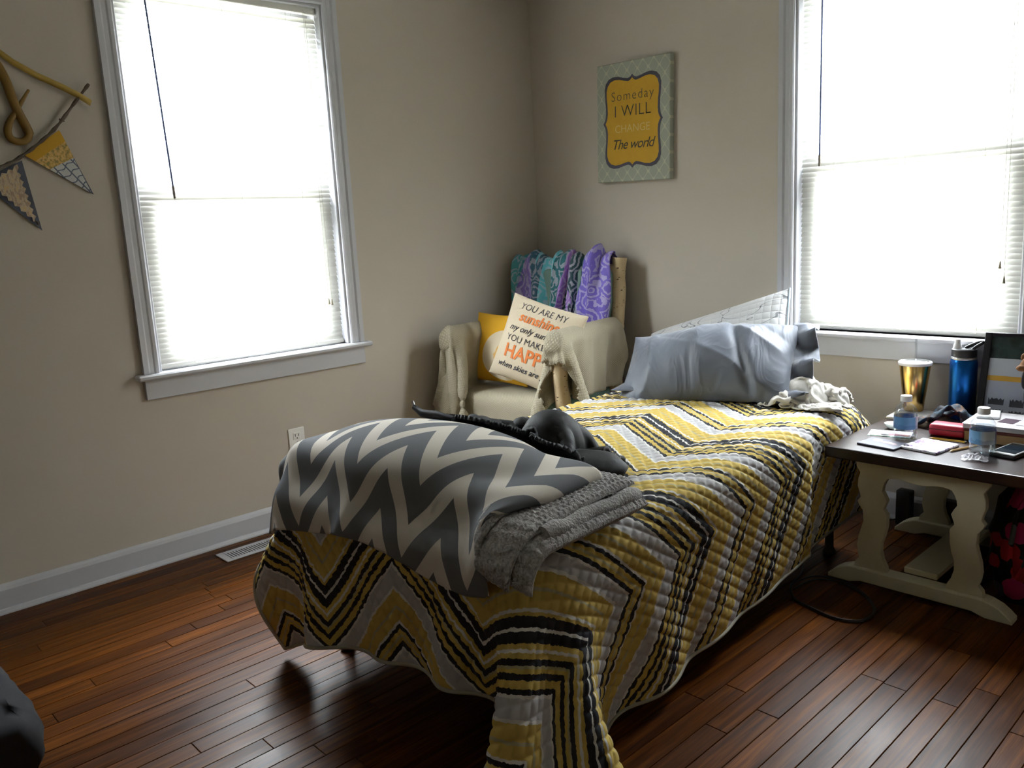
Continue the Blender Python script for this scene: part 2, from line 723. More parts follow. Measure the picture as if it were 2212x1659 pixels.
def window(name, M4, w0, w1, z0, z1, casing=0.068):
    """double-hung window: casing, stool, apron, jamb, two sashes with panes"""
    root = struct(empty(name))
    root.matrix_world = M4

    def B(nm, lo, hi, mat='trim', par=root, bev=0.002):
        return box(nm, lo, hi, mat, par, bev)
    # moulded side casings and head casing
    prof = [(0.0, 0.0), (0.0, 0.012), (0.006, 0.016), (0.018, 0.016), (0.024, 0.012), (0.040, 0.013), (0.048, 0.020), (casing, 0.022), (casing, 0.0)]
    for s, edge in ((-1, w0), (1, w1)):
        V = []
        for z in (z0 + 0.0, z1 + casing):
            for d, p_ in prof:
                V.append((edge + s * d, p_, z))
        k = len(prof)
        F = [(i, (i + 1) % k, k + (i + 1) % k, k + i) for i in range(k)] + [tuple(range(k)), tuple(range(k, 2 * k))]
        c = mobj('casing', V, F, 'trim', root)
        fix_normals(c)
    V = []
    for x in (w0, w1):
        for d, p_ in prof:
            V.append((x, p_, z1 + d))
    c = mobj('casing', V, F, 'trim', root)
    fix_normals(c)
    B('stool', (w0 - casing - 0.032, -0.10, z0 - 0.022), (w1 + casing + 0.032, 0.048, z0), bev=0.006)
    B('apron', (w0 - casing, 0.0, z0 - 0.104), (w1 + casing, 0.018, z0 - 0.022))
    # jamb liners
    B('jamb', (w0 - 0.001, -T, z0), (w0 + 0.012, 0.0, z1))
    B('jamb', (w1 - 0.012, -T, z0), (w1 + 0.001, 0.0, z1))
    B('jamb', (w0, -T, z1 - 0.012), (w1, 0.0, z1 + 0.001))
    B('sill', (w0, -T - 0.03, z0 - 0.04), (w1, -0.08, z0 + 0.012))
    zm = (z0 + z1) / 2 - 0.045
    for lo_z, hi_z, yy in ((z0 + 0.012, zm + 0.022, -0.082), (zm - 0.022, z1 - 0.012, -0.116)):
        sash = boxes('sash', [((w0 + 0.012, yy - 0.016, lo_z), (w0 + 0.095, yy + 0.016, hi_z)),
                              ((w1 - 0.095, yy - 0.016, lo_z), (w1 - 0.012, yy + 0.016, hi_z)),
                              ((w0 + 0.095, yy - 0.016, lo_z), (w1 - 0.095, yy + 0.016, lo_z + 0.058)),
                              ((w0 + 0.095, yy - 0.016, hi_z - 0.058), (w1 - 0.095, yy + 0.016, hi_z))], 'trim', root, 0.002)
        box('pane', (w0 + 0.093, yy - 0.002, lo_z + 0.056), (w1 - 0.093, yy + 0.002, hi_z - 0.056), 'pane', sash)
    return root


def fix_normals(o):
    bm = bmesh.new()
    bm.from_mesh(o.data)
    bmesh.ops.recalc_face_normals(bm, faces=list(bm.faces))
    bm.to_mesh(o.data)
    bm.free()


def slat_mesh(wd):
    """curved slat, 25 mm wide, 24 triangles"""
    V = []
    n = 5
    for x in (-wd / 2, wd / 2):
        for side in (0, 1):
            for i in range(n):
                s = -1 + 2 * i / (n - 1)
                V.append((x, s * 0.0125, 0.0022 * (1 - s * s) + (0.0005 if side else -0.0002)))
    F = []
    for side in (0, 1):
        o_ = side * n
        for i in range(n - 1):
            q = (o_ + i, o_ + i + 1, 2 * n + o_ + i + 1, 2 * n + o_ + i)
            F.append(q if side else q[::-1])
    me = bpy.data.meshes.new('slat')
    me.from_pydata(V, [], F)
    me.polygons.foreach_set('use_smooth', [True] * len(me.polygons))
    me.materials.append(M['slat'])
    return me


def blind(M4, w0, w1, zb, zt, label, wand_x, wand_len, cord_x, cord_z, tilt=61, wand_lean=0.0, wand_mat='wand', stag=0.004):
    root = empty('window_blind')
    root.matrix_world = M4
    tag(root, label, 'blind', 'mini blinds on the windows')
    wd = w1 - w0
    xc = (w0 + w1) / 2
    box('headrail', (w0, -0.058, zt), (w1, -0.025, zt + 0.034), 'blindrail', root, 0.003)
    box('bottom_rail', (w0, -0.053, zb), (w1, -0.030, zb + 0.020), 'blindrail', root, 0.006, 2)
    me = slat_mesh(wd - 0.006)
    pitch = 0.0213
    n = int((zt - zb - 0.02) / pitch)
    rs = random.Random(3)
    for i in range(n):
        o = bpy.data.objects.new('slat', me)
        link(o, root)
        o.location = (xc, -0.0415, zb + 0.034 + i * pitch)
        o.rotation_euler = (math.radians(-tilt + rs.uniform(-1.5, 1.5)), math.radians(rs.uniform(-0.06, 0.06)), 0)
    for fx in (0.17, 0.5, 0.83):
        x = w0 + fx * wd
        tube('ladder_cord', [(x, -0.0295, zb + 0.01), (x, -0.0295, zt)], 0.0007, 'cord', root, 5)
    if wand_len:
        w_ = tube('wand', [(wand_x, -0.008, zt + 0.01), (wand_x, 0.0, zt - 0.03), (wand_x + wand_lean, 0.004, zt - wand_len)], 0.0036, wand_mat, root, 6)
        tube('grip', [(wand_x + wand_lean * 0.93, 0.0035, zt - wand_len * 0.94), (wand_x + wand_lean, 0.004, zt - wand_len)], 0.0052, 'grip', w_, 8)
    for k, (dx, dz) in enumerate(((-0.008, 0.0), (0.008, stag))):
        c = tube('pull_cord', [(cord_x + dx * 0.3, -0.010, zt + 0.01), (cord_x + dx * 0.5, 0.0, zt - 0.03), (cord_x + dx, 0.001, cord_z + dz)], 0.0009, 'cord', root, 5)
        ts = lathe('tassel', [(0.0015, 0.0), (0.0028, -0.004), (0.0045, -0.020), (0.0058, -0.026), (0.0052, -0.028)], 'tassel', root, 10, (cord_x + dx, 0.001, cord_z + dz))
        c.parent = root
    return root


M['wand'] = simple('blue_tinted_wand', srgb(92, 112, 160), 0.2)
M['grip'] = simple('wand_grip', srgb(120, 112, 100), 0.5)
M['cord'] = simple('blind_cord', srgb(200, 195, 182), 0.8)
M['tassel'] = simple('tassel_plastic', srgb(140, 128, 105), 0.4)

# left wall: local x = -world y direction so that local y (+) points to world +x
ML = Matrix(((0, 1, 0, 0), (-1, 0, 0, 0), (0, 0, 1, 0), (0, 0, 0, 1)))      # local (x,y,z) -> (y, -x, z)
MB_ = Matrix(((-1, 0, 0, 0), (0, -1, 0, 0), (0, 0, 1, 0), (0, 0, 0, 1)))    # local (x,y,z) -> (-x,-y,z)
window('window_1', ML, -LW['y1'], -LW['y0'], LW['z0'], LW['z1'])
window('window_2', MB_, -RW['x1'], -RW['x0'], RW['z0'], RW['z1'])
blind(ML, 1.334, 2.223, 0.804, 2.292, 'closed white mini blind on the window left of the armchair', 2.105, 0.80, 1.41, 1.02, wand_lean=-0.02)
blind(MB_, -2.490, -1.602, 0.7895, 2.292, 'closed white mini blind on the window above the side table', -1.705, 0.80, -2.425, 1.03, stag=0.055)

# ------------------------------------------------------------------ bed and quilt
BC = (1.632, -1.372)               # bed centre
BA = math.radians(3.0)             # bed turned a little from the wall
BHW, BHL, BTOP = 0.505, 0.950, 0.572
HX = 0.045                        # the mattress reaches a little further at the head
bed = empty('bed', (BC[0], BC[1], 0), BA)
tag(bed, 'single bed standing under the yellow and grey chevron quilt', 'bed')


def rrect(hx, hy, r, n=8):
    return [(sx_ * (hx - r) + r * math.cos(a0 + k * PI / 2 / n), sy_ * (hy - r) + r * math.sin(a0 + k * PI / 2 / n))
            for sx_, sy_, a0 in ((1, 1, 0), (-1, 1, PI / 2), (-1, -1, PI), (1, -1, 1.5 * PI)) for k in range(n + 1)]


prism('mattress', [(x, y + HX / 2) for x, y in rrect(BHW - 0.004, BHL + HX / 2 - 0.004, 0.075)], 0.335, BTOP - 0.010, 'mattress', bed, 0.05)
prism('box_spring', [(x, y + HX / 2) for x, y in rrect(BHW - 0.015, BHL + HX / 2 - 0.015, 0.06)], 0.185, 0.333, 'mattress', bed, 0.015)
boxes('frame', [((-BHW + 0.02, -BHL + 0.05, 0.150), (-BHW + 0.05, BHL - 0.05, 0.185)), ((BHW - 0.05, -BHL + 0.05, 0.150), (BHW - 0.02, BHL - 0.05, 0.185)),
                ((-BHW + 0.05, -BHL + 0.12, 0.150), (BHW - 0.05, -BHL + 0.15, 0.185)), ((-BHW + 0.05, BHL - 0.15, 0.150), (BHW - 0.05, BHL - 0.12, 0.185))], 'bed_metal', bed)
for sx_ in (-1, 1):
    for sy_ in (-1, 1):
        lathe('leg', [(0.022, 0.0), (0.026, 0.01), (0.016, 0.03), (0.016, 0.150)], 'bed_metal', bed, 14, (sx_ * (BHW - 0.06), sy_ * (BHL - 0.14), 0))


def bed_sdf(P, off=0.0):
    d = sd_slab(P, (BC[0] - math.sin(BA) * HX / 2, BC[1] + math.cos(BA) * HX / 2), BA, BHW, BHL + HX / 2, 0.075, 0.19, BTOP, 0.045) - off
    return np.minimum(d, P[..., 2] - 0.006)


# stripes of the quilt: (position in the repeat, colour)
QB, QY, QG, QW, QL = srgb(56, 58, 64), srgb(224, 194, 104), srgb(208, 206, 206), srgb(244, 241, 234), srgb(202, 192, 146)
STR = [(0.0, QB), (0.045, QW), (0.062, QB), (0.107, QY), (0.132, QW), (0.147, QY), (0.170, QB), (0.196, QL), (0.210, QY), (0.230, QB), (0.256, QY), (0.290, QB),
       (0.315, QW), (0.330, QG), (0.415, QW), (0.432, QY), (0.502, QL), (0.518, QY), (0.575, QW), (0.592, QB), (0.617, QY), (0.640, QL), (0.655, QY), (0.674, QB),
       (0.700, QW), (0.716, QG), (0.792, QW), (0.810, QY), (0.880, QL), (0.896, QY), (0.968, QW), (0.984, QY)]
t = NT('chevron_quilt', (0.5, 0.4, 0.2, 1), 0.85, spec=0.2)
uvn = t.node('ShaderNodeUVMap')
sp = t.node('ShaderNodeSeparateXYZ')
t.link(uvn.outputs[0], sp.inputs[0])
wob = t.noise(t.mapping(uvn.outputs[0], (1, 1, 1)), 70, 2)
U, V_ = sp.outputs['X'], sp.outputs['Y']
QP, QHP = 0.60, 0.325
tri = t.math('PINGPONG', t.math('ADD', U, 0.04 + 20 * QHP), QHP)              # 0 at a peak, QHP at a valley
ph = t.math('ADD', t.math('MULTIPLY', tri, 0.92), V_)
ph = t.math('ADD', ph, t.math('MULTIPLY', t.math('SUBTRACT', wob, 0.5), 0.012))
fr = t.math('FRACT', t.math('SUBTRACT', 40.62, t.math('DIVIDE', ph, QP)))
base = t.ramp(fr, STR, 'CONSTANT')
fib = t.noise(uvn.outputs[0], 900, 2)
t.color(t.mix(t.math('MULTIPLY', fib, 0.30), base, (0.06, 0.055, 0.045, 1)))
t.bump(fib, 0.25, 0.001)
M['quilt'] = t.m
M['quilt_binding'] = simple('quilt_binding', srgb(176, 172, 156), 0.85, var=0.12, nscale=200)

QW0, QW1 = -0.765, 0.945            # across the bed
QL0, QL1 = -1.305, 1.030           # along the bed (foot negative)
hq = 0.03
nu_, nv_ = int(round((QW1 - QW0) / hq)) + 1, int(round((QL1 - QL0) / hq)) + 1
uu, vv = np.meshgrid(np.linspace(QW0, QW1, nu_), np.linspace(QL0, QL1, nv_), indexing='ij')
QA = BA + math.radians(4.5)
X0 = np.zeros((nu_, nv_, 3))
X0[..., 0] = BC[0] + uu * math.cos(QA) - vv * math.sin(QA)
X0[..., 1] = BC[1] + uu * math.sin(QA) + vv * math.cos(QA)
X0[..., 2] = BTOP + 0.012 + 0.002 * np.sin(uu * 9 + vv * 5)
XQ = cloth(X0, ((QW1 - QW0) / (nu_ - 1), (QL1 - QL0) / (nv_ - 1)), lambda P: bed_sdf(P, 0.008), steps=190, iters=10, bend=0.6, fric=0.9, damp=0.965)
XQ = smooth_grid(XQ, 3, 0.5)
# the side table stands hard against the bed: the drop is pressed flat between them
lim = 2.098 + np.clip((-0.80 - XQ[..., 1]) / 0.35, 0, 1) ** 2 * 0.5
XQ[..., 0] = np.where(XQ[..., 2] < 0.575, np.minimum(XQ[..., 0], lim), XQ[..., 0])
kq = 8
Q = upsample(XQ, kq)
uq = upsample(np.stack([uu, vv], -1), kq)
# sewn diamond quilting: pillows between the stitch lines
a_ = uq[..., 0] / 0.040 + uq[..., 1] / 0.056
b_ = uq[..., 0] / 0.040 - uq[..., 1] / 0.056
pil = np.minimum(np.abs(np.sin(a_ * PI)), np.abs(np.sin(b_ * PI))) ** 0.5
hemf = np.clip(np.minimum(np.minimum(uq[..., 0] - QW0, QW1 - uq[..., 0]), np.minimum(uq[..., 1] - QL0, QL1 - uq[..., 1])) / 0.04, 0, 1)
nq = normals(Q)
sgn = np.sign(nq[nq.shape[0] // 2, nq.shape[1] // 2, 2])
Q = Q + nq * sgn * (pil * 0.0072 * hemf)[..., None]
quilt = empty('quilt', (BC[0], BC[1], 0))
tag(quilt, 'yellow, black and grey chevron-striped quilt spread over the bed', 'quilt')
cloth_obj('quilt_top', Q - np.array([BC[0], BC[1], 0]), 'quilt', quilt, uq)
# bound edge
rim = np.concatenate([Q[:, 0], Q[-1, 1:], Q[-2::-1, -1], Q[0, -2:0:-1]], 0)[::2] - np.array([BC[0], BC[1], 0])
V, F = tube_geo([tuple(p) for p in rim] + [tuple(rim[0])], 0.006, 6, cap=False)
mobj('binding', V, F, 'quilt_binding', quilt, True)
# ------------------------------------------------------------------ side table
t = NT('dark_stained_wood', (0.03, 0.015, 0.01, 1), 0.33)
co = t.coord()
gr = t.noise(t.mapping(co, (4, 70, 30)), 1.0, 5, 0.6, 0.5)
c_ = t.ramp(gr, [(0.3, srgb(24, 13, 9)), (0.55, srgb(42, 24, 17)), (0.8, srgb(66, 37, 25))])
t.color(c_)
t.bump(gr, 0.12, 0.001)
M['table_top'] = t.m
M['cream_paint'] = simple('cream_table_paint', srgb(206, 198, 168), 0.5, var=0.05, nscale=14)
TZ = 0.490
table = empty('side_table', (2.42, -0.38, 0))
tag(table, 'cream trestle side table with a dark stained wooden top, right of the bed', 'table')
TO = Vector((2.42, -0.38, 0))
box('tabletop', Vector((2.108, -0.748, TZ - 0.040)) - TO, Vector((2.740, -0.030, TZ)) - TO, 'table_top', table, 0.005, 2)

LO = [(2.21, 0.450), (2.21, 0.428), (2.224, 0.405), (2.217, 0.382), (2.216, 0.356), (2.225, 0.328), (2.227, 0.316), (2.216, 0.302), (2.222, 0.289), (2.236, 0.270), (2.239, 0.232), (2.232, 0.204), (2.223, 0.172), (2.219, 0.140), (2.223, 0.110), (2.228, 0.094), (2.214, 0.079), (2.210, 0.060)]
LI = [(2.325, 0.060), (2.321, 0.079), (2.309, 0.102), (2.302, 0.130), (2.303, 0.161), (2.312, 0.189), (2.319, 0.225), (2.320, 0.267), (2.307, 0.286), (2.311, 0.299), (2.318, 0.318), (2.310, 0.335), (2.301, 0.350), (2.303, 0.367), (2.310, 0.385), (2.319, 0.398)]
TOPC = [(2.345, 0.404), (2.370, 0.402), (2.397, 0.397), (2.42, 0.395)]
half = LO + LI + TOPC
mir = [(4.84 - x, z) for x, z in half[::-1]]
MX = Matrix(((1, 0, 0, 0), (0, 0, -1, 0), (0, 1, 0, 0), (0, 0, 0, 1)))      # outline (x, z) -> world (x, -, z)


def xz_prism(name, outline, y0, y1, mat, parent, bevel=0.0):
    o = prism(name, [(x - TO.x, z) for x, z in outline], -(y1 - TO.y), -(y0 - TO.y), mat, parent, bevel, MX)
    return o


FOOT = [(2.122, 0.0), (2.122, 0.013), (2.138, 0.028), (2.160, 0.044), (2.190, 0.056), (2.210, 0.060), (2.42, 0.060), (2.63, 0.060), (2.650, 0.056), (2.680, 0.044), (2.702, 0.028), (2.718, 0.013), (2.718, 0.0), (2.640, 0.0), (2.60, 0.012), (2.24, 0.012), (2.20, 0.0)]
for yc in (-0.705, -0.115):
    xz_prism('trestle', half + mir[1:-0 or None], yc - 0.013, yc + 0.013, 'cream_paint', table, 0.002)
    xz_prism('foot_bar', FOOT, yc - 0.030, yc + 0.030, 'cream_paint', table, 0.004)
box('stretcher', Vector((2.365, -0.675, 0.0605)) - TO, Vector((2.475, -0.145, 0.082)) - TO, 'cream_paint', table, 0.003)

# ------------------------------------------------------------------ things on the table
t = NT('brushed_gold', srgb(196, 150, 70), 0.22, 1.0)
t.color(t.mix(t.noise(t.coord(), 12, 2), srgb(222, 188, 120), srgb(204, 168, 98)))
M['gold'] = t.m
M['lid_white'] = simple('white_lid', srgb(240, 240, 240), 0.3, var=0.01)
M['straw'] = clear('clear_straw', (0.85, 0.88, 0.90, 1), 0.25, 0.1)
t = NT('metallic_blue', srgb(18, 92, 170), 0.28, 0.85)
t.color(t.mix(t.noise(t.coord(), 14, 2), srgb(14, 84, 160), srgb(24, 104, 186)))
M['blue'] = t.m
M['steel'] = simple('brushed_steel', srgb(190, 190, 190), 0.3, 1.0, var=0.05)
M['bottle'] = clear('clear_bottle_plastic', (0.93, 0.95, 0.96, 1), 0.10, 0.08)
M['water'] = clear('water_in_bottle', (0.90, 0.94, 0.96, 1), 0.05, 0.0)
M['cap'] = simple('white_cap', srgb(238, 238, 236), 0.4, var=0.01)

tb = empty('tumbler', (2.165, -0.105, TZ + 0.012))
tag(tb, 'gold metallic tumbler with a white lid and clear straw', 'tumbler')
lathe('cup', [(0.0, 0.0), (0.034, 0.0), (0.037, 0.004), (0.040, 0.045), (0.0425, 0.060), (0.0575, 0.186), (0.0565, 0.190)], 'gold', tb, 40)
lathe('lid', [(0.060, 0.186), (0.062, 0.190), (0.062, 0.197), (0.059, 0.200), (0.050, 0.200), (0.048, 0.196), (0.0, 0.196)], 'lid_white', tb, 40)
tube('straw', [(0.004, 0.0, 0.02), (0.002, 0.0, 0.20), (0.0, 0.002, 0.288)], 0.0042, 'straw', tb, 12)

bb = empty('water_flask', (2.334, -0.080, TZ))
tag(bb, 'metallic blue drinking flask with a black cap and carry loop', 'bottle')
lathe('body', [(0.0, 0.0), (0.044, 0.0), (0.048, 0.005), (0.048, 0.215), (0.046, 0.226), (0.043, 0.232)], 'blue', bb, 40)
lathe('collar', [(0.0445, 0.230), (0.0455, 0.232), (0.0455, 0.238), (0.0440, 0.240)], 'steel', bb, 40)
lathe('cap', [(0.0435, 0.240), (0.0440, 0.243), (0.0440, 0.268), (0.040, 0.272), (0.0, 0.272)], 'black_plastic', bb, 32)
lathe('spout', [(0.016, 0.270), (0.014, 0.285), (0.010, 0.292), (0.011, 0.302), (0.009, 0.306), (0.0, 0.306)], 'lid_white', bb, 18, (-0.022, -0.008, 0))
tube('carry_loop', spline([(0.030, -0.010, 0.268), (0.044, -0.004, 0.282), (0.062, 0.004, 0.296), (0.052, 0.008, 0.298), (0.022, 0.004, 0.284), (0.004, 0.0, 0.273)], 5), 0.0065, 'black_plastic', bb, 8)


def label_mat(name, seed):
    t = NT(name, srgb(120, 165, 205), 0.35)
    co = t.coord()
    sp = t.node('ShaderNodeSeparateXYZ')
    t.link(co, sp.inputs[0])
    ang = t.math('ARCTAN2', sp.outputs['Y'], sp.outputs['X'])
    fr_ = t.math('FRACT', t.math('ADD', t.math('DIVIDE', ang, 2 * PI), seed))
    c_ = t.ramp(fr_, [(0.0, srgb(60, 105, 160)), (0.22, srgb(96, 150, 196)), (0.42, srgb(120, 170, 206)), (0.48, srgb(222, 228, 232)), (0.62, srgb(214, 222, 228)), (0.66, srgb(58, 62, 140)), (0.85, srgb(40, 60, 130)), (1.0, srgb(60, 105, 160))])
    hill = t.math('GREATER_THAN', t.math('ADD', t.math('MULTIPLY', t.noise(t.mapping(co, (60, 60, 60)), 1, 3), 0.03), 0.040), sp.outputs['Z'])
    t.color(t.mix(t.math('MULTIPLY', hill, 0.35), c_, srgb(48, 92, 150)))
    return t.m


def water_bottle(loc, label, seed, rz):
    r_ = empty('water_bottle', loc, rz)
    tag(r_, label, 'bottle', 'clear water bottles on the side table')
    P = [(0.0, 0.004), (0.020, 0.0), (0.034, 0.002), (0.0385, 0.010), (0.0385, 0.026), (0.0365, 0.032), (0.0385, 0.038), (0.0385, 0.086), (0.0370, 0.092), (0.0385, 0.097), (0.036, 0.108), (0.026, 0.122), (0.0165, 0.130), (0.0150, 0.134), (0.0150, 0.142)]
    lathe('bottle_body', P, 'bottle', r_, 36, cap=False)
    W_ = [(0.0, 0.006), (0.032, 0.005), (0.0368, 0.012), (0.0368, 0.080), (0.0355, 0.096), (0.0, 0.096)]
    lathe('water', W_, 'water', r_, 30)
    lb = lathe('label_band', [(0.0391, 0.040), (0.0391, 0.084)], label_mat('bottle_label', seed), r_, 36, cap=False)
    lathe('cap', [(0.0182, 0.136), (0.0190, 0.137), (0.0190, 0.154), (0.0175, 0.157), (0.0, 0.157)], 'cap', r_, 28)
    return r_


water_bottle((2.287, -0.500, TZ), 'clear water bottle with white cap, nearer the bed', 0.48, 0.0)
water_bottle((2.556, -0.560, TZ), 'clear water bottle with white cap, beside the silver phone', 0.66, 0.0)

# white napkin box under the tumbler
o = box('paper_pad', (-0.070, -0.105, 0.0), (0.085, 0.070, 0.010), simple('white_paper', srgb(232, 232, 236), 0.8, var=0.02), None, 0.002)
o.location = (2.180, -0.140, TZ)
o.rotation_euler = (0, 0, 0.05)
tag(o, 'white paper pad under the gold tumbler', 'notepad')

# red case
rc = empty('red_case', (2.392, -0.378, TZ), 0.06)
tag(rc, 'small red zip case lying in the middle of the side table', 'case')
M['red'] = simple('red_leather', srgb(178, 26, 52), 0.45, var=0.1, bump=0.2)
box('case_body', (-0.060, -0.034, 0.0), (0.060, 0.034, 0.044), 'red', rc, 0.012, 3, True)
tube('zip', [(-0.062, -0.0345, 0.026), (0.0, -0.0350, 0.026), (0.062, -0.0345, 0.026)], 0.0014, simple('dark_zip', srgb(70, 12, 22), 0.5), rc, 6)

# dark patterned headband folded in a heap
t = NT('dark_pattern_fabric', srgb(22, 30, 40), 0.75)
vo = t.node('ShaderNodeTexVoronoi')
vo.inputs['Scale'].default_value = 60
t.link(t.coord(), vo.inputs['Vector'])
t.color(t.ramp(vo.outputs['Color'], [(0.0, srgb(14, 16, 22)), (0.5, srgb(20, 40, 56)), (0.72, srgb(24, 74, 96)), (0.85, srgb(96, 60, 28)), (1.0, srgb(18, 18, 24))]))
M['dark_fabric'] = t.m


def band_strip(name, path, width, mat, parent=None, nw=7, bulge=0.006, up=(0, 0, 1)):
    """soft strip of cloth along a path, width across it"""
    P = [Vector(p) for p in path]
    V = []
    for i, p in enumerate(P):
        d = (P[min(i + 1, len(P) - 1)] - P[max(i - 1, 0)]).normalized()
        side = Vector((-d.y, d.x, 0.25 * math.sin(i * 0.7))).normalized()
        nrm = side.cross(d).normalized()
        for k in range(nw):
            s = -1 + 2 * k / (nw - 1)
            V.append(p + side * s * width / 2 + nrm * bulge * (math.cos(s * 4.2 + i * 0.4)))
    o = mobj(name, [tuple(v) for v in V], grid_faces(len(P), nw), mat, parent, True)
    md = o.modifiers.new('thickness', 'SOLIDIFY')
    md.thickness = 0.004
    md.offset = 0
    return o


hb = empty('headband', (2.345, -0.270, TZ))
hb.scale = (1.05, 1.05, 1.30)
tag(hb, 'dark teal patterned fabric headband heaped behind the red case', 'headband')
band_strip('band', spline([(-0.095, -0.020, 0.010), (-0.060, -0.016, 0.022), (-0.020, -0.004, 0.046), (0.020, 0.006, 0.060), (0.056, 0.006, 0.050), (0.078, -0.006, 0.020), (0.066, -0.030, 0.010), (0.030, -0.034, 0.010)], 6), 0.060, 'dark_fabric', hb)
band_strip('inner_fold', spline([(-0.070, 0.030, 0.008), (-0.030, 0.034, 0.030), (0.010, 0.036, 0.040), (0.050, 0.034, 0.028), (0.074, 0.030, 0.010)], 6), 0.040, 'dark_fabric', hb)

# dark notebook with round sticker, nearest the bed
nb = empty('notebook', (2.262, -0.628, TZ), -0.12)
tag(nb, 'thin dark grey notebook with a pale round sticker at the table corner', 'notebook')
M['slate'] = simple('slate_cover', srgb(70, 70, 84), 0.35, var=0.08)
box('cover', (-0.068, -0.052, 0.0), (0.068, 0.052, 0.008), 'slate', nb, 0.003, 2)
lathe('sticker', [(0.0, 0.0084), (0.016, 0.0084), (0.016, 0.0080)], simple('pale_sticker', srgb(196, 196, 196), 0.5), nb, 24, (-0.030, 0.020, 0))
prism('sticker', [(-0.030, -0.010), (-0.008, -0.018), (0.030, -0.020), (0.036, -0.008), (0.012, 0.002), (-0.018, 0.004)], 0.0078, 0.0084, simple('pink_sticker', srgb(184, 140, 144), 0.5), nb, 0, Matrix.Translation((0.010, 0.018, 0)))

# white phone case with purple drawing
t = NT('purple_print', srgb(226, 226, 232), 0.35)
wv = t.noise(t.mapping(t.coord(), (22, 22, 22)), 1.0, 3, 0.5, 1.2)
t.color(t.ramp(wv, [(0.0, srgb(228, 228, 234)), (0.50, srgb(226, 226, 234)), (0.54, srgb(118, 84, 140)), (0.60, srgb(150, 110, 150)), (0.63, srgb(226, 226, 232)), (0.70, srgb(120, 130, 190)), (0.74, srgb(230, 230, 234))]))
M['purple_print'] = t.m
pc = empty('phone_case', (2.398, -0.575, TZ), -0.14)
tag(pc, 'white phone case with a purple drawing, lying beside the dark notebook', 'phone case')
box('shell', (-0.064, -0.075, 0.0), (0.064, 0.075, 0.010), 'purple_print', pc, 0.004, 2)
lathe('sticker', [(0.0, 0.0108), (0.012, 0.0108), (0.012, 0.0100)], 'lid_white', pc, 24, (0.030, -0.050, 0))
tube('camera_hole', [(-0.050 + 0.008 * math.cos(a), -0.058 + 0.008 * math.sin(a), 0.0102) for a in np.linspace(0, 2 * PI, 13)], 0.0018, 'black_plastic', pc, 6)

# green, white and red card
cd = empty('greeting_card', (2.222, -0.470, TZ), 0.25)
tag(cd, 'folded pale green and red card lying behind the dark notebook', 'card')
box('back_leaf', (-0.070, -0.045, 0.0), (0.070, 0.045, 0.0014), simple('mint_card', srgb(176, 218, 196), 0.6), cd)
prism('front_leaf', [(-0.062, -0.042), (0.072, -0.042), (0.072, 0.040), (-0.030, 0.040)], 0.0016, 0.0030, simple('white_card', srgb(228, 224, 224), 0.6), cd)
prism('red_strip', [(-0.030, -0.028), (0.068, -0.032), (0.070, -0.010), (-0.020, -0.004)], 0.0032, 0.0042, simple('crimson_card', srgb(158, 40, 62), 0.5), cd)
tube('ring', [(-0.012 + 0.012 * math.cos(a), -0.034 + 0.007 * math.sin(a), 0.0062) for a in np.linspace(0, 2 * PI, 17)], 0.0022, 'lid_white', cd, 6)

# small white dish
o = lathe('trinket_dish', [(0.0, 0.0), (0.020, 0.0), (0.026, 0.004), (0.036, 0.016), (0.038, 0.020), (0.035, 0.019), (0.024, 0.007), (0.0, 0.004)], 'lid_white', None, 30, (2.205, -0.385, TZ))
o.scale = (1.0, 0.8, 1.0)
tag(o, 'small white dish standing left of the bottle nearer the bed', 'dish')


def pencil(a, b, label, col):
    r_ = empty('pencil', a)
    tag(r_, label, 'pencil', 'pencils on the side table')
    d = Vector(b) - Vector(a)
    tube('shaft', [(0, 0, 0), tuple(d * 0.90)], 0.0038, col, r_, 6)
    tube('tip', [tuple(d * 0.90), tuple(d)], [0.0038, 0.0006], 'pencil_wood', r_, 6)
    tube('eraser', [tuple(d * -0.04), (0, 0, 0)], 0.0040, 'tassel', r_, 8)


M['pencil_wood'] = simple('pencil_wood', srgb(214, 178, 128), 0.6)
M['pencil_yellow'] = simple('yellow_pencil_paint', srgb(214, 170, 52), 0.4)
M['pencil_tan'] = simple('tan_pencil_paint', srgb(190, 150, 92), 0.4)
pencil((2.470, -0.455, TZ + 0.0042), (2.355, -0.462, TZ + 0.0042), 'yellow pencil lying in front of the red case', 'pencil_yellow')
pencil((2.515, -0.478, TZ + 0.0042), (2.470, -0.600, TZ + 0.0042), 'tan pencil lying between the phone case and the water bottle', 'pencil_tan')

# silver smartphone
ph = empty('smartphone', (2.632, -0.500, TZ), -0.16)
tag(ph, 'silver smartphone with a dark screen at the right edge of the table', 'phone')
box('protector', (-0.040, -0.080, 0.0), (0.040, 0.080, 0.012), 'black_plastic', ph, 0.004, 2)
box('body', (-0.038, -0.078, 0.012), (0.038, 0.078, 0.0165), simple('silver_phone', srgb(198, 198, 198), 0.3, 0.2), ph, 0.002)
box('screen', (-0.033, -0.062, 0.0163), (0.033, 0.062, 0.0171), simple('phone_screen', srgb(22, 34, 42), 0.08), ph)

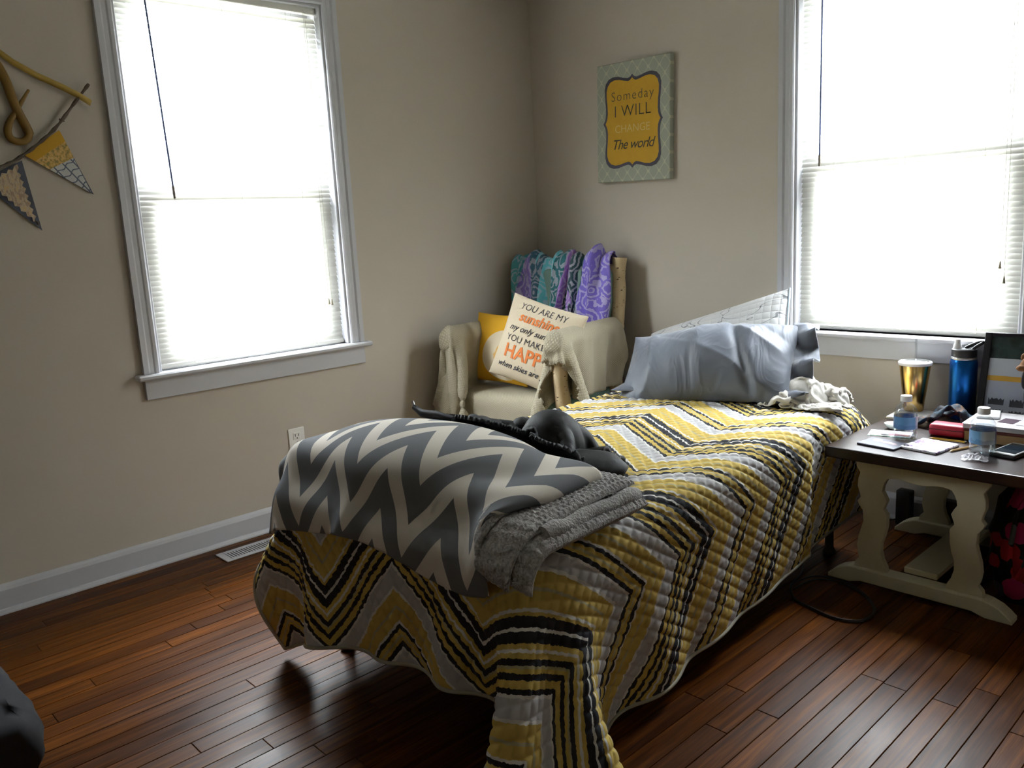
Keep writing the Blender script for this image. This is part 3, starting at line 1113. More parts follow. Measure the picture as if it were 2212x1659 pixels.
# crumpled clear wrapper at the foot of the second bottle
t = NT('crinkled_cellophane', (0.9, 0.9, 0.95, 1), 0.12)
tp = t.node('ShaderNodeBsdfTransparent')
ms = t.node('ShaderNodeMixShader')
t.color(t.mix(t.noise(t.coord(), 80, 3), (0.75, 0.74, 0.82, 1), (0.95, 0.95, 0.98, 1)))
ms.inputs[0].default_value = 0.45
t.link(t.b.outputs[0], ms.inputs[1])
t.link(tp.outputs[0], ms.inputs[2])
t.link(ms.outputs[0], t.out.inputs['Surface'])
M['cellophane'] = t.m
rw = random.Random(5)
V = []
for i in range(13):
    for j in range(11):
        V.append(((i - 6) * 0.0062 + rw.uniform(-0.002, 0.002), (j - 5) * 0.0066 + rw.uniform(-0.002, 0.002), 0.004 + 0.016 * max(0, 1 - ((i - 6) / 7) ** 2 - ((j - 5) / 6) ** 2) * rw.uniform(0.4, 1.3)))
o = mobj('plastic_wrapper', V, grid_faces(13, 11), 'cellophane', None, False, loc=(2.560, -0.640, TZ))
o.rotation_euler = (0, 0, 0.3)
tag(o, 'crumpled clear plastic wrapper at the front edge of the table', 'wrapper')

# stack at the right: box, magazine, papers
o = empty('flat_box', (2.605, -0.300, TZ), 0.03)
tag(o, 'flat tan box under the grey magazine on the side table', 'box')
box('box_base', (-0.155, -0.110, 0.0), (0.125, 0.110, 0.034), simple('tan_board', srgb(150, 118, 74), 0.7, bump=0.2), o, 0.002)
box('box_lid', (-0.157, -0.112, 0.034), (0.127, 0.112, 0.044), simple('brown_red_board', srgb(96, 42, 30), 0.7), o, 0.002)
mz = empty('magazine', (2.605, -0.305, TZ + 0.0445), 0.05)
tag(mz, 'thick white and grey magazine on the tan box', 'magazine')
box('pages', (-0.160, -0.108, 0.001), (0.122, 0.112, 0.017), simple('page_edges', srgb(170, 164, 160), 0.8, nscale=300, var=0.15), mz)
box('cover', (-0.163, -0.112, 0.017), (0.126, 0.114, 0.0185), simple('glossy_cover', srgb(216, 212, 214), 0.3, var=0.05), mz)
zc = TZ + 0.0445 + 0.0188
o = box('white_card', (-0.045, -0.032, 0), (0.045, 0.032, 0.002), simple('blank_white_card', srgb(226, 228, 236), 0.5), None, 0.0005)
o.location, o.rotation_euler = (2.640, -0.330, zc), (0, 0, 0.1)
tag(o, 'white card lying on the grey magazine', 'card')
o = box('photo_print', (-0.025, -0.035, 0), (0.025, 0.035, 0.001), simple('dark_photo', srgb(84, 66, 78), 0.3, var=0.5, nscale=60), None)
o.location, o.rotation_euler = (2.565, -0.318, zc), (0, 0, -0.1)
tag(o, 'small dark photograph lying on the magazine beside the white card', 'photo')
o = box('white_charger', (-0.036, -0.058, 0), (0.036, 0.058, 0.010), 'lid_white', None, 0.004, 3, True)
o.location, o.rotation_euler = (2.485, -0.268, zc), (0, 0, 0.25)
tag(o, 'small white rounded box on the left end of the magazine', 'box')
o = box('eraser', (-0.020, -0.010, 0), (0.020, 0.010, 0.012), simple('teal_rubber', srgb(40, 160, 170), 0.6), None, 0.003)
o.location, o.rotation_euler = (2.416, -0.190, TZ), (0, 0, 0.2)
tag(o, 'small teal eraser in front of the blue flask', 'eraser')

# ------------------------------------------------------------------ picture frame leaning on the window stool
fr = empty('picture_frame', (2.553, -0.152, TZ + 0.003))
fr.rotation_euler = (math.radians(-15.5), 0, math.radians(2))
tag(fr, 'black photo frame leaning against the window sill on the side table', 'picture frame')
FW, FH = 0.150, 0.345
M['black_frame'] = simple('black_frame_wood', srgb(20, 18, 26), 0.35, var=0.15)
for nm, lo, hi in (('frame_bar', (-FW, 0, 0), (-FW + 0.024, 0.018, FH)), ('frame_bar', (FW - 0.024, 0, 0), (FW, 0.018, FH)),
                   ('frame_bar', (-FW + 0.024, 0, 0), (FW - 0.024, 0.018, 0.026)), ('frame_bar', (-FW + 0.024, 0, FH - 0.014), (FW - 0.024, 0.018, FH))):
    box(nm, lo, hi, 'black_frame', fr, 0.002)
box('backing', (-FW + 0.02, 0.012, 0.02), (FW - 0.02, 0.017, FH - 0.012), 'black_plastic', fr)
t = NT('dim_photo', srgb(36, 48, 46), 0.25)
t.color(t.ramp(t.noise(t.mapping(t.coord(), (18, 1, 12)), 1, 3), [(0.35, srgb(24, 28, 30)), (0.55, srgb(50, 66, 64)), (0.75, srgb(30, 40, 40))]))
box('photo', (-FW + 0.024, 0.008, 0.250), (FW - 0.024, 0.012, FH - 0.014), t.m, fr)
box('photo', (-FW + 0.024, 0.008, 0.185), (FW - 0.024, 0.012, 0.250), simple('pale_photo', srgb(170, 176, 184), 0.3, var=0.08, nscale=15), fr)
box('gold_stripe', (-FW + 0.024, 0.0075, 0.166), (FW - 0.024, 0.012, 0.185), simple('gold_strip', srgb(180, 140, 50), 0.4), fr)
low = box('photo', (-FW + 0.024, 0.008, 0.026), (FW - 0.024, 0.012, 0.166), simple('pale_blue_photo', srgb(150, 156, 170), 0.3, var=0.06, nscale=12), fr)
M['photo_shape'] = simple('photo_dark_shape', srgb(52, 54, 62), 0.4, var=0.2)
for cx_, cz_, ww_, hh_ in ((-0.088, 0.090, 0.052, 0.026), (-0.020, 0.088, 0.046, 0.030), (0.050, 0.09, 0.05, 0.028), (-0.082, 0.050, 0.040, 0.024), (-0.018, 0.048, 0.048, 0.024), (0.05, 0.05, 0.045, 0.024)):
    n_ = 9
    prism('printed_shape', [(cx_ - ww_ / 2, cz_ - hh_ / 2)] + [(cx_ - ww_ / 2 + ww_ * k / n_, cz_ + hh_ * (0.1 + 0.4 * abs(math.sin(k * 1.3 + cx_ * 50)))) for k in range(n_ + 1)] + [(cx_ + ww_ / 2, cz_ - hh_ / 2)], -0.008, -0.0076, 'photo_shape', low, 0, MX)
tube('frame_stand', [(0, 0.018, 0.20), (0, 0.060, 0.030)], 0.004, 'black_plastic', fr, 6)

# brown and black figure at the edge
fg = empty('figurine', (2.590, -0.200, zc - 0.0003 + 0.0))
tag(fg, 'small brown and black animal figure standing before the photo frame', 'figurine')
M['brown_fur'] = simple('brown_plush', srgb(112, 74, 36), 0.9, var=0.35, nscale=120, bump=0.6)
M['dark_fur'] = simple('dark_plush', srgb(34, 30, 32), 0.9, var=0.3, nscale=120, bump=0.6)


def blob(name, c, r, mat, parent, n=14, jit=0.0, seed=0):
    rr = random.Random(seed)
    bm = bmesh.new()
    bmesh.ops.create_icosphere(bm, subdivisions=3, radius=1)
    for v in bm.verts:
        k = 1 + (jit * math.sin(v.co.x * 7 + seed) * math.cos(v.co.y * 6 + v.co.z * 5 + seed))
        v.co = Vector((c[0] + v.co.x * r[0] * k, c[1] + v.co.y * r[1] * k, c[2] + v.co.z * r[2] * k))
    return from_bm(name, bm, mat, parent, True)


blob('body', (0.012, 0.0, 0.078), (0.028, 0.022, 0.080), 'dark_fur', fg, jit=0.08, seed=1)
hd = blob('head', (0.010, -0.004, 0.182), (0.042, 0.030, 0.036), 'brown_fur', fg, jit=0.07, seed=2)
blob('ear', (-0.020, 0.0, 0.208), (0.013, 0.008, 0.015), 'brown_fur', hd, jit=0.05, seed=3)
blob('ear', (0.040, 0.0, 0.210), (0.013, 0.008, 0.015), 'brown_fur', hd, jit=0.05, seed=4)
blob('muzzle', (-0.020, -0.028, 0.174), (0.018, 0.014, 0.012), 'brown_fur', hd, jit=0.05, seed=5)
blob('arm', (-0.014, -0.012, 0.130), (0.010, 0.011, 0.034), 'dark_fur', fg, jit=0.05, seed=6)
blob('arm', (0.040, -0.012, 0.130), (0.010, 0.011, 0.034), 'dark_fur', fg, jit=0.05, seed=7)

# ------------------------------------------------------------------ under and beside the table
def adapter(loc, sz, label, rz=0):
    r_ = empty('power_adapter', loc, rz)
    tag(r_, label, 'adapter', 'black power adapters by the baseboard')
    box('case', (-sz[0] / 2, -sz[1] / 2, 0), (sz[0] / 2, sz[1] / 2, sz[2]), 'black_plastic', r_, 0.006, 2, True)
    tube('lead', spline([(-sz[0] / 2, 0, 0.02), (-sz[0] / 2 - 0.015, 0, 0.010), (-sz[0] / 2 - 0.04, -0.005, 0.004), (-sz[0] / 2 - 0.07, 0.004, 0.004)], 5), 0.0028, 'black_plastic', r_, 6)


adapter((2.128, -0.060, 0.001), (0.058, 0.050, 0.150), 'black power adapter standing behind the table, nearer the bed')
adapter((2.300, -0.062, 0.001), (0.095, 0.055, 0.140), 'wide black power adapter behind the table stretcher')

ring_ = [(2.090, -0.890), (2.100, -0.775), (2.165, -0.735), (2.245, -0.755), (2.325, -0.815), (2.372, -0.895), (2.362, -0.975), (2.300, -1.005), (2.220, -0.990), (2.140, -0.960)]
ring_ = [(x, y - 0.035) for x, y in ring_]
loop = [(x, y, 0.004) for x, y in ring_] + [(2.235 + (x - 2.235) * 1.05 - 0.006, -0.910 + (y + 0.910) * 1.04 + 0.006, 0.008) for x, y in ring_]
loop += [(2.070, -0.905, 0.008), (2.055, -0.82, 0.005), (2.03, -0.74, 0.005), (1.98, -0.66, 0.005)]
o = tube('looped_cable', spline([tuple(p) for p in loop], 5), 0.0030, 'black_plastic', None, 7)
tag(o, 'thin black cord coiled in a loop on the floor before the side table', 'cable')

t = NT('floral_fabric', (0.02, 0.02, 0.02, 1), 0.8)
co = t.mapping(t.coord(), (1, 1, 1))
vo = t.node('ShaderNodeTexVoronoi')
vo.inputs['Scale'].default_value = 12.5
vo.inputs['Randomness'].default_value = 0.75
t.link(co, vo.inputs['Vector'])
flower = t.ramp(vo.outputs['Color'], [(0.0, srgb(170, 24, 30)), (0.38, srgb(190, 40, 40)), (0.40, srgb(196, 40, 110)), (0.66, srgb(200, 60, 120)), (0.68, srgb(80, 84, 88)), (0.9, srgb(120, 30, 26))], 'CONSTANT')
pet = t.math('ADD', vo.outputs['Distance'], t.math('MULTIPLY', t.noise(co, 40, 2), 0.14))
msk = t.math('LESS_THAN', pet, 0.56)
eye = t.math('LESS_THAN', vo.outputs['Distance'], 0.10)
c_ = t.mix(msk, srgb(12, 10, 14), flower)
c_ = t.mix(eye, c_, srgb(150, 170, 70))
t.color(c_)
M['floral'] = t.m
bgx = empty('floral_bag', (2.80, -0.42, 0))
tag(bgx, 'black fabric bag with red and pink flowers under the right side of the table', 'bag')
bm = bmesh.new()
bmesh.ops.create_cube(bm, size=1)
bmesh.ops.subdivide_edges(bm, edges=list(bm.edges), cuts=9, use_grid_fill=True)
for v in bm.verts:
    p = v.co.copy()
    q = Vector((abs(p.x) * 2, abs(p.y) * 2, abs(p.z) * 2))
    sq = 1.0 - 0.10 * (q.x ** 4 * q.z ** 4) - 0.14 * (q.x ** 6 * q.y ** 6)
    bul = 1 + 0.16 * (1 - q.z ** 2) * 0.6 + 0.03 * math.sin(p.z * 22 + p.x * 14) + 0.03 * math.cos(p.x * 19 - p.y * 13)
    v.co = Vector((p.x * 0.40 * sq * bul, p.y * 0.30 * sq * bul * (1 - 0.25 * (p.z + 0.5)), (p.z + 0.5) * 0.40 * (1 - 0.05 * q.x ** 2 + 0.02 * math.sin(p.x * 16))))
from_bm('bag_body', bm, 'floral', bgx, True)
for yy in (-0.09, 0.07):
    tube('strap', spline([(-0.11, yy - 0.03, 0.36), (-0.13, yy - 0.05, 0.30), (-0.135, yy - 0.085, 0.18), (-0.12, yy - 0.09, 0.10), (-0.09, yy - 0.085, 0.16), (-0.07, yy - 0.05, 0.34)], 6), 0.008, 'floral', bgx, 8)
tube('zip', [(-0.15, 0.0, 0.392), (0, 0, 0.398), (0.15, 0.0, 0.392)], 0.004, 'steel', bgx, 6)
# ------------------------------------------------------------------ lettering helper


def text_geo(body, size, shear=0.0, bold=0.0, align='CENTER', spacing=1.0):
    cu = bpy.data.curves.new('lettering', 'FONT')
    cu.body = body
    cu.size = size
    cu.shear = shear
    cu.offset = bold
    cu.align_x = align
    cu.space_character = spacing
    cu.resolution_u = 3
    ob = bpy.data.objects.new('lettering', cu)
    COL.objects.link(ob)
    dg = bpy.context.evaluated_depsgraph_get()
    dg.update()
    me = bpy.data.meshes.new_from_object(ob.evaluated_get(dg))
    V = [tuple(v.co) for v in me.vertices]
    F = [tuple(p.vertices) for p in me.polygons]
    bpy.data.objects.remove(ob)
    bpy.data.curves.remove(cu)
    bpy.data.meshes.remove(me)
    return V, F


# ------------------------------------------------------------------ canvas on the back wall
cv = empty('wall_canvas', (0.735, 0.0, 1.797))
cv.rotation_euler = (0, math.radians(1.6), 0)
tag(cv, 'pale lattice canvas with a yellow plaque of words on the back wall', 'wall art')
t = NT('lattice_canvas', srgb(176, 190, 178), 0.8)
sp = t.node('ShaderNodeSeparateXYZ')
t.link(t.coord(), sp.inputs[0])
k_ = 2 * PI / 0.066
cs = t.math('ADD', t.math('COSINE', t.math('MULTIPLY', sp.outputs['X'], k_)), t.math('COSINE', t.math('MULTIPLY', sp.outputs['Z'], k_ * 0.8)))
ln = t.math('LESS_THAN', t.math('ABSOLUTE', t.math('SUBTRACT', cs, t.math('MULTIPLY', t.noise(t.coord(), 30, 2), 0.1))), 0.16)
t.color(t.mix(ln, srgb(164, 168, 152), srgb(190, 192, 166)))
t.bump(t.noise(t.coord(), 700, 2), 0.2, 0.0008)
CW, CH = 0.229, 0.291
box('stretched_canvas', (-CW, -0.036, -CH), (CW, -0.001, CH), t.m, cv, 0.003)
QT = [(0.0, 1.0), (0.07, 0.945), (0.14, 0.925), (0.28, 0.945), (0.46, 0.985), (0.64, 0.995), (0.80, 0.955), (0.90, 0.87), (0.945, 0.75), (0.94, 0.60), (0.915, 0.42), (0.905, 0.24), (0.925, 0.12), (0.96, 0.05), (1.0, 0.0)]
OUT = QT + [(x, -z) for x, z in QT[-2::-1]] + [(-x, -z) for x, z in QT[1:]] + [(-x, z) for x, z in QT[-2:0:-1]]
prism('plaque_border', [(x * 0.187, z * 0.226) for x, z in OUT], 0.0360, 0.0366, simple('slate_print', srgb(84, 82, 94), 0.8), cv, 0, MX)
prism('plaque', [(x * 0.173, z * 0.210) for x, z in OUT], 0.0364, 0.0370, simple('mustard_print', srgb(206, 160, 44), 0.8, var=0.08), cv, 0, MX)
M['print_grey'] = simple('grey_lettering', srgb(104, 92, 60), 0.8)
M['print_dark'] = simple('dark_lettering', srgb(66, 66, 58), 0.8)
M['print_pale'] = simple('pale_lettering', srgb(216, 194, 130), 0.8)
for body, size, zz, sh, mat, bold, spc in (('Someday', 0.066, 0.106, 0.0, 'print_grey', -0.0006, 1.15), ('I WILL', 0.080, 0.028, 0.0, 'print_dark', -0.0008, 1.05),
                                            ('CHANGE', 0.054, -0.049, 0.0, 'print_pale', -0.0006, 1.0), ('The world', 0.069, -0.130, 0.35, 'print_dark', 0.0002, 0.9)):
    V, F = text_geo(body, size, sh, bold, spacing=spc)
    mobj('lettering', [(x, -0.0374, z + zz) for x, z, _ in V], F, mat, cv)

# ------------------------------------------------------------------ twig hanging with letter and pennants (left wall)
M['twig'] = simple('twig_bark', srgb(96, 86, 74), 0.9, var=0.3, nscale=80, bump=0.5)
M['ribbon'] = simple('mustard_ribbon', srgb(176, 146, 66), 0.6, var=0.1)
M['gold_letter'] = simple('antique_gold', srgb(128, 98, 34), 0.5, var=0.15)
hg = empty('twig_hanging', (0.0, -2.62, 1.66))
tag(hg, 'twig wall hanging on a mustard ribbon, left of the window', 'wall hanging')


def W(y, z, x=0.021):
    return (x, y + 2.62, z - 1.66)


tube('twig', spline([W(-2.360, 1.910), W(-2.42, 1.838), W(-2.480, 1.765), W(-2.535, 1.712), W(-2.594, 1.664), W(-2.65, 1.628), W(-2.70, 1.606), W(-2.80, 1.575), W(-2.92, 1.562), W(-3.05, 1.570)], 5), [0.0055 + 0.0015 * math.sin(i * 1.7) for i in range(46)], 'twig', hg, 8)
tube('knot', [W(-2.462, 1.772, 0.022), W(-2.478, 1.780, 0.016)], [0.002, 0.004], 'twig', hg, 7)
V = []
for p, q in zip([W(-2.362, 1.842, 0.024), W(-2.40, 1.866, 0.024), W(-2.45, 1.892, 0.020), W(-2.53, 1.928, 0.014), W(-2.60, 1.968, 0.012), W(-2.66, 2.015, 0.010), W(-2.72, 2.06, 0.010)], range(7)):
    V += [(p[0], p[1] - 0.004, p[2] - 0.010), (p[0] + 0.002 * math.sin(q), p[1] + 0.004, p[2] + 0.010)]
rb = mobj('ribbon', V, grid_faces(7, 2), 'ribbon', hg, True)
md = rb.modifiers.new('thickness', 'SOLIDIFY')
md.thickness = 0.0015
V = []
for p in [W(-2.72, 2.06, 0.010), W(-2.80, 1.98, 0.012), W(-2.90, 1.86, 0.014), W(-2.99, 1.74, 0.016), W(-3.04, 1.58, 0.024)]:
    V += [(p[0], p[1] - 0.008, p[2] - 0.006), (p[0], p[1] + 0.008, p[2] + 0.006)]
rb = mobj('ribbon', V, grid_faces(5, 2), 'ribbon', hg, True)
md = rb.modifiers.new('thickness', 'SOLIDIFY')
md.thickness = 0.0015

lt = empty('letter', (0.013, -2.62, 1.80))
tag(lt, 'antique gold script letter hanging above the twig', 'letter')
pth = spline([(0, y + 2.62, z - 1.80) for y, z in [(-2.700, 1.985), (-2.668, 1.980), (-2.646, 1.945), (-2.629, 1.894), (-2.617, 1.832), (-2.603, 1.786), (-2.589, 1.747), (-2.584, 1.722), (-2.597, 1.702), (-2.620, 1.697), (-2.643, 1.706), (-2.650, 1.730), (-2.638, 1.765), (-2.614, 1.800), (-2.586, 1.842), (-2.562, 1.878)]], 5)
n_ = len(pth)
V, F = tube_geo(pth, [0.0160 if i < n_ * 0.45 else (0.0130 if i < n_ * 0.75 else 0.0130 - 0.009 * (i - n_ * 0.75) / (n_ * 0.25)) for i in range(n_)], 10)
V = [(v[0] * 0.6, v[1], v[2]) for v in V]
mobj('stroke', V, F, 'gold_letter', lt, True)


def pennant(pts, label, mat, patches, wavy=0.0):
    c = (sum(p[0] for p in pts) / 3, sum(p[1] for p in pts) / 3)
    r_ = empty('pennant', (0.006, c[0], c[1]))
    tag(r_, label, 'pennant', 'cloth pennants hanging from the twig')

    def ring(P, wav, inset=0.0):
        out = []
        P = [(c[0] + (p[0] - c[0]) * (1 - inset), c[1] + (p[1] - c[1]) * (1 - inset)) for p in P]
        for i in range(len(P)):
            a, b = P[i], P[(i + 1) % len(P)]
            L = math.hypot(b[0] - a[0], b[1] - a[1])
            m_ = max(2, int(L / 0.012)) if wav else 1
            nx_, ny_ = (b[1] - a[1]) / L, -(b[0] - a[0]) / L
            for k in range(m_):
                s = k / m_
                d = wav * (0.5 + 0.5 * math.cos(k * PI)) if k else 0
                out.append((a[0] + (b[0] - a[0]) * s - nx_ * d * 0.5 - c[0], a[1] + (b[1] - a[1]) * s - ny_ * d * 0.5 - c[1]))
        return out
    YZ = Matrix(((0, 0, 1, 0), (1, 0, 0, 0), (0, 1, 0, 0), (0, 0, 0, 1)))
    prism('backing', ring(pts, 0.0), 0.0, 0.003, mat, r_, 0, YZ)
    for nm, P, m2, z_ in patches:
        prism(nm, ring(P, wavy), z_, z_ + 0.0015, m2, r_, 0, YZ)
    return r_


t = NT('trellis_print', srgb(196, 200, 200), 0.9)
sp = t.node('ShaderNodeSeparateXYZ')
t.link(t.mapping(t.coord(), (1, 1, 1), (0.9, 0, 0)), sp.inputs[0])
g1 = t.math('ABSOLUTE', t.math('SINE', t.math('MULTIPLY', t.math('ADD', sp.outputs['Y'], t.math('MULTIPLY', t.math('SINE', t.math('MULTIPLY', sp.outputs['Z'], 150)), 0.004)), 110)))
g2 = t.math('ABSOLUTE', t.math('SINE', t.math('MULTIPLY', sp.outputs['Z'], 95)))
t.color(t.mix(t.math('LESS_THAN', t.math('MINIMUM', g1, g2), 0.22), srgb(200, 202, 200), srgb(104, 110, 130)))
M['trellis'] = t.m
t = NT('peach_floral', srgb(206, 168, 100), 0.9)
t.color(t.ramp(t.noise(t.coord(), 110, 2), [(0.38, srgb(150, 140, 84)), (0.5, srgb(210, 170, 96)), (0.65, srgb(222, 190, 130))]))
M['peach'] = t.m
t = NT('scale_print', srgb(196, 180, 158), 0.9)
t.color(t.ramp(t.noise(t.mapping(t.coord(), (1, 1, 0.5)), 130, 2), [(0.4, srgb(176, 150, 128)), (0.55, srgb(206, 190, 160)), (0.7, srgb(212, 176, 120))]))
M['scale_print'] = t.m
M['mustard_felt'] = simple('mustard_felt', srgb(208, 160, 52), 0.9, bump=0.3)
M['grey_felt'] = simple('grey_felt', srgb(88, 94, 108), 0.9, bump=0.3)
A, B, C_ = (-2.612, 1.652), (-2.482, 1.742), (-2.393, 1.511)


def lerp(p, q, s):
    return (p[0] + (q[0] - p[0]) * s, p[1] + (q[1] - p[1]) * s)


pennant([A, C_, B], 'mustard and grey trellis pennant at the right end of the twig', 'grey_felt',
        [('trellis_patch', [lerp(A, C_, 0.03), lerp(A, C_, 0.97), lerp(B, C_, 0.05)], 'trellis', 0.003),
         ('peach_patch', [lerp(A, C_, 0.02), lerp(A, C_, 0.36), lerp(B, C_, 0.42), lerp(B, C_, 0.02)], 'peach', 0.0045),
         ('mustard_strip', [lerp(A, C_, 0.0), lerp(A, C_, 0.16), lerp(B, C_, 0.17), lerp(B, C_, 0.0)], 'mustard_felt', 0.006)])
A2, B2, C2 = (-2.765, 1.560), (-2.619, 1.632), (-2.588, 1.384)
pennant([A2, C2, B2], 'beige scale-print pennant with wavy edges on grey felt', 'grey_felt',
        [('print_patch', [lerp(lerp(A2, C2, 0.06), B2, 0.09), lerp(C2, lerp(A2, B2, 0.5), 0.07), lerp(lerp(B2, A2, 0.12), C2, 0.02)], 'scale_print', 0.003)], wavy=0.018)

# ------------------------------------------------------------------ outlet and floor register
ou = empty('wall_outlet', (0.0, -1.657, 0.384))
tag(ou, 'white double power outlet on the wall above the folded blankets', 'outlet')
box('cover_plate', (0.0, -0.041, -0.063), (0.006, 0.041, 0.063), 'plastic_white', ou, 0.003, 2)
for zz in (-0.026, 0.026):
    rcp = box('receptacle', (0.004, -0.019, zz - 0.017), (0.0085, 0.019, zz + 0.017), 'plastic_white', ou, 0.002)
    box('slot', (0.0080, -0.010, zz - 0.002), (0.0090, -0.0072, zz + 0.010), 'dark_hole', rcp)
    box('slot', (0.0080, 0.0072, zz - 0.002), (0.0090, 0.010, zz + 0.010), 'dark_hole', rcp)
    tube('ground_hole', [(0.0080, 0, zz - 0.010), (0.0090, 0, zz - 0.010)], 0.0032, 'dark_hole', rcp, 10)
lathe('screw', [(0.0, 0.0), (0.003, 0.0), (0.003, 0.001), (0.0, 0.0016)], 'steel', ou, 10, (0.006, 0, 0)).rotation_euler = (0, PI / 2, 0)

vt = empty('floor_register', (0.156, -1.985, 0.0005))
tag(vt, 'white slotted floor register beside the foot of the bed', 'vent')
boxes('rim', [((-0.058, -0.155, 0), (0.058, -0.125, 0.005)), ((-0.058, 0.125, 0), (0.058, 0.155, 0.005)), ((-0.058, -0.125, 0), (-0.034, 0.125, 0.005)), ((0.034, -0.125, 0), (0.058, 0.125, 0.005))], 'trim', vt, 0.0015)
box('duct', (-0.034, -0.125, 0.0002), (0.034, 0.125, 0.0008), 'dark_hole', vt)
sl_me = None
for k in range(21):
    o = box('louver', (-0.034, -0.0030, 0.0010), (0.034, 0.0030, 0.0046), 'trim', vt) if sl_me is None else bpy.data.objects.new('louver', sl_me)
    if sl_me is None:
        sl_me = o.data
    else:
        link(o, vt)
    o.location = (0, -0.119 + k * 0.0119, 0)

# ------------------------------------------------------------------ black bag at the lower left
bk = empty('black_bag', (0.86, -3.27, 0.0), 0.05)
tag(bk, 'black fabric bag on the floor at the lower left corner', 'bag')
M['black_cloth'] = simple('black_cloth', (0.010, 0.010, 0.012, 1), 0.9, var=0.3, nscale=60, bump=0.4)
bm = bmesh.new()
bmesh.ops.create_cube(bm, size=1)
bmesh.ops.subdivide_edges(bm, edges=list(bm.edges), cuts=9, use_grid_fill=True)
for v in bm.verts:
    p = v.co.copy()
    q = Vector((abs(p.x) * 2, abs(p.y) * 2, abs(p.z) * 2))
    sq = 1.0 - 0.22 * (q.y ** 4 * q.z ** 4) - 0.12 * (q.x ** 5 * q.y ** 5)
    w_ = 1 + 0.04 * math.sin(p.x * 17 + p.z * 9) + 0.03 * math.cos(p.y * 21)
    v.co = Vector((p.x * 0.80 * sq, p.y * 0.40 * sq * w_, (p.z + 0.5) * 0.20 * (1 - 0.1 * q.x ** 2 + 0.04 * math.sin(p.x * 13))))
from_bm('bag_body', bm, 'black_cloth', bk, True)
for s in (-1, 1):
    tube('handle', spline([(-0.16, s * 0.10, 0.19), (-0.12, s * 0.12, 0.215), (0, s * 0.14, 0.222), (0.12, s * 0.12, 0.215), (0.16, s * 0.10, 0.19)], 6), 0.010, 'black_cloth', bk, 8)
# ------------------------------------------------------------------ birch-log armchair in the corner
CO, CR = Vector((0.440, -0.475, 0.0)), math.radians(10)
chair = empty('log_armchair', CO, CR)
tag(chair, 'birch log armchair in the corner, draped with throws and pillows', 'armchair')
CM = Matrix.Translation(CO) @ Matrix.Rotation(CR, 4, 'Z')
CMn = np.array(CM)


def c2w(X):
    return X @ CMn[:3, :3].T + CMn[:3, 3]


t = NT('birch_bark', srgb(206, 184, 146), 0.75)
co = t.coord()
fl = t.noise(t.mapping(co, (40, 40, 130)), 1.0, 3, 0.6)
bs = t.mix(t.noise(co, 14, 3), srgb(188, 160, 116), srgb(222, 204, 168))
t.color(t.mix(t.math('GREATER_THAN', fl, 0.66), bs, srgb(74, 54, 38)))
t.bump(fl, 0.4, 0.002)
M['birch'] = t.m


def log(name, a, b, r_, seed=0):
    a, b = Vector(a), Vector(b)
    n = max(6, int((b - a).length / 0.05))
    P = [a.lerp(b, i / n) + Vector((0.004 * math.sin(i * 1.3 + seed), 0.004 * math.cos(i * 1.1 + seed), 0)) for i in range(n + 1)]
    R_ = [r_ * (1 + 0.06 * math.sin(i * 2.1 + seed * 3)) for i in range(n + 1)]
    return tube(name, P, R_, 'birch', chair, 14)


log('leg', (-0.325, -0.300, 0), (-0.325, -0.300, 0.755), 0.036, 1)
log('leg', (0.325, -0.300, 0), (0.325, -0.300, 0.755), 0.036, 2)
log('back_post', (-0.305, 0.190, 0), (-0.305, 0.322, 1.125), 0.036, 3)
log('back_post', (0.305, 0.190, 0), (0.305, 0.322, 1.125), 0.036, 4)
log('arm', (-0.325, -0.335, 0.775), (-0.305, 0.285, 0.775), 0.034, 5)
log('arm', (0.325, -0.335, 0.775), (0.305, 0.285, 0.775), 0.034, 6)
log('rail', (-0.325, -0.300, 0.345), (0.325, -0.300, 0.345), 0.032, 7)
log('rail', (-0.305, 0.215, 0.345), (0.305, 0.215, 0.345), 0.032, 8)
log('rail', (-0.315, -0.300, 0.345), (-0.305, 0.215, 0.345), 0.030, 9)
log('rail', (0.315, -0.300, 0.345), (0.305, 0.215, 0.345), 0.030, 10)
log('back_rail', (-0.305, 0.308, 1.065), (0.305, 0.308, 1.065), 0.030, 11)
log('back_rail', (-0.305, 0.250, 0.560), (0.305, 0.250, 0.560), 0.030, 12)
M['seat_fabric'] = simple('seat_cushion_fabric', srgb(120, 150, 140), 0.9, bump=0.3)
box('seat_cushion', (-0.300, -0.300, 0.372), (0.300, 0.215, 0.490), 'seat_fabric', chair, 0.035, 3, True)
bkp = box('back_cushion', (-0.285, -0.040, 0.0), (0.285, 0.030, 0.560), 'seat_fabric', chair, 0.03, 3, True)
bkp.location = (0, 0.225, 0.520)
bkp.rotation_euler = (math.radians(-6.7), 0, 0)

# knitted throw over arms and seat
t = NT('cream_knit', srgb(176, 162, 132), 0.95, spec=0.15)
uvn = t.node('ShaderNodeUVMap')
sp = t.node('ShaderNodeSeparateXYZ')
t.link(uvn.outputs[0], sp.inputs[0])
kn = t.math('MULTIPLY', t.math('ABSOLUTE', t.math('SINE', t.math('MULTIPLY', t.math('ADD', sp.outputs['X'], sp.outputs['Y']), 330))), t.math('ABSOLUTE', t.math('SINE', t.math('MULTIPLY', t.math('SUBTRACT', sp.outputs['X'], sp.outputs['Y']), 330))))
t.color(t.mix(kn, srgb(158, 149, 128), srgb(184, 176, 154)))
t.bump(kn, 0.5, 0.003)
M['knit'] = t.m


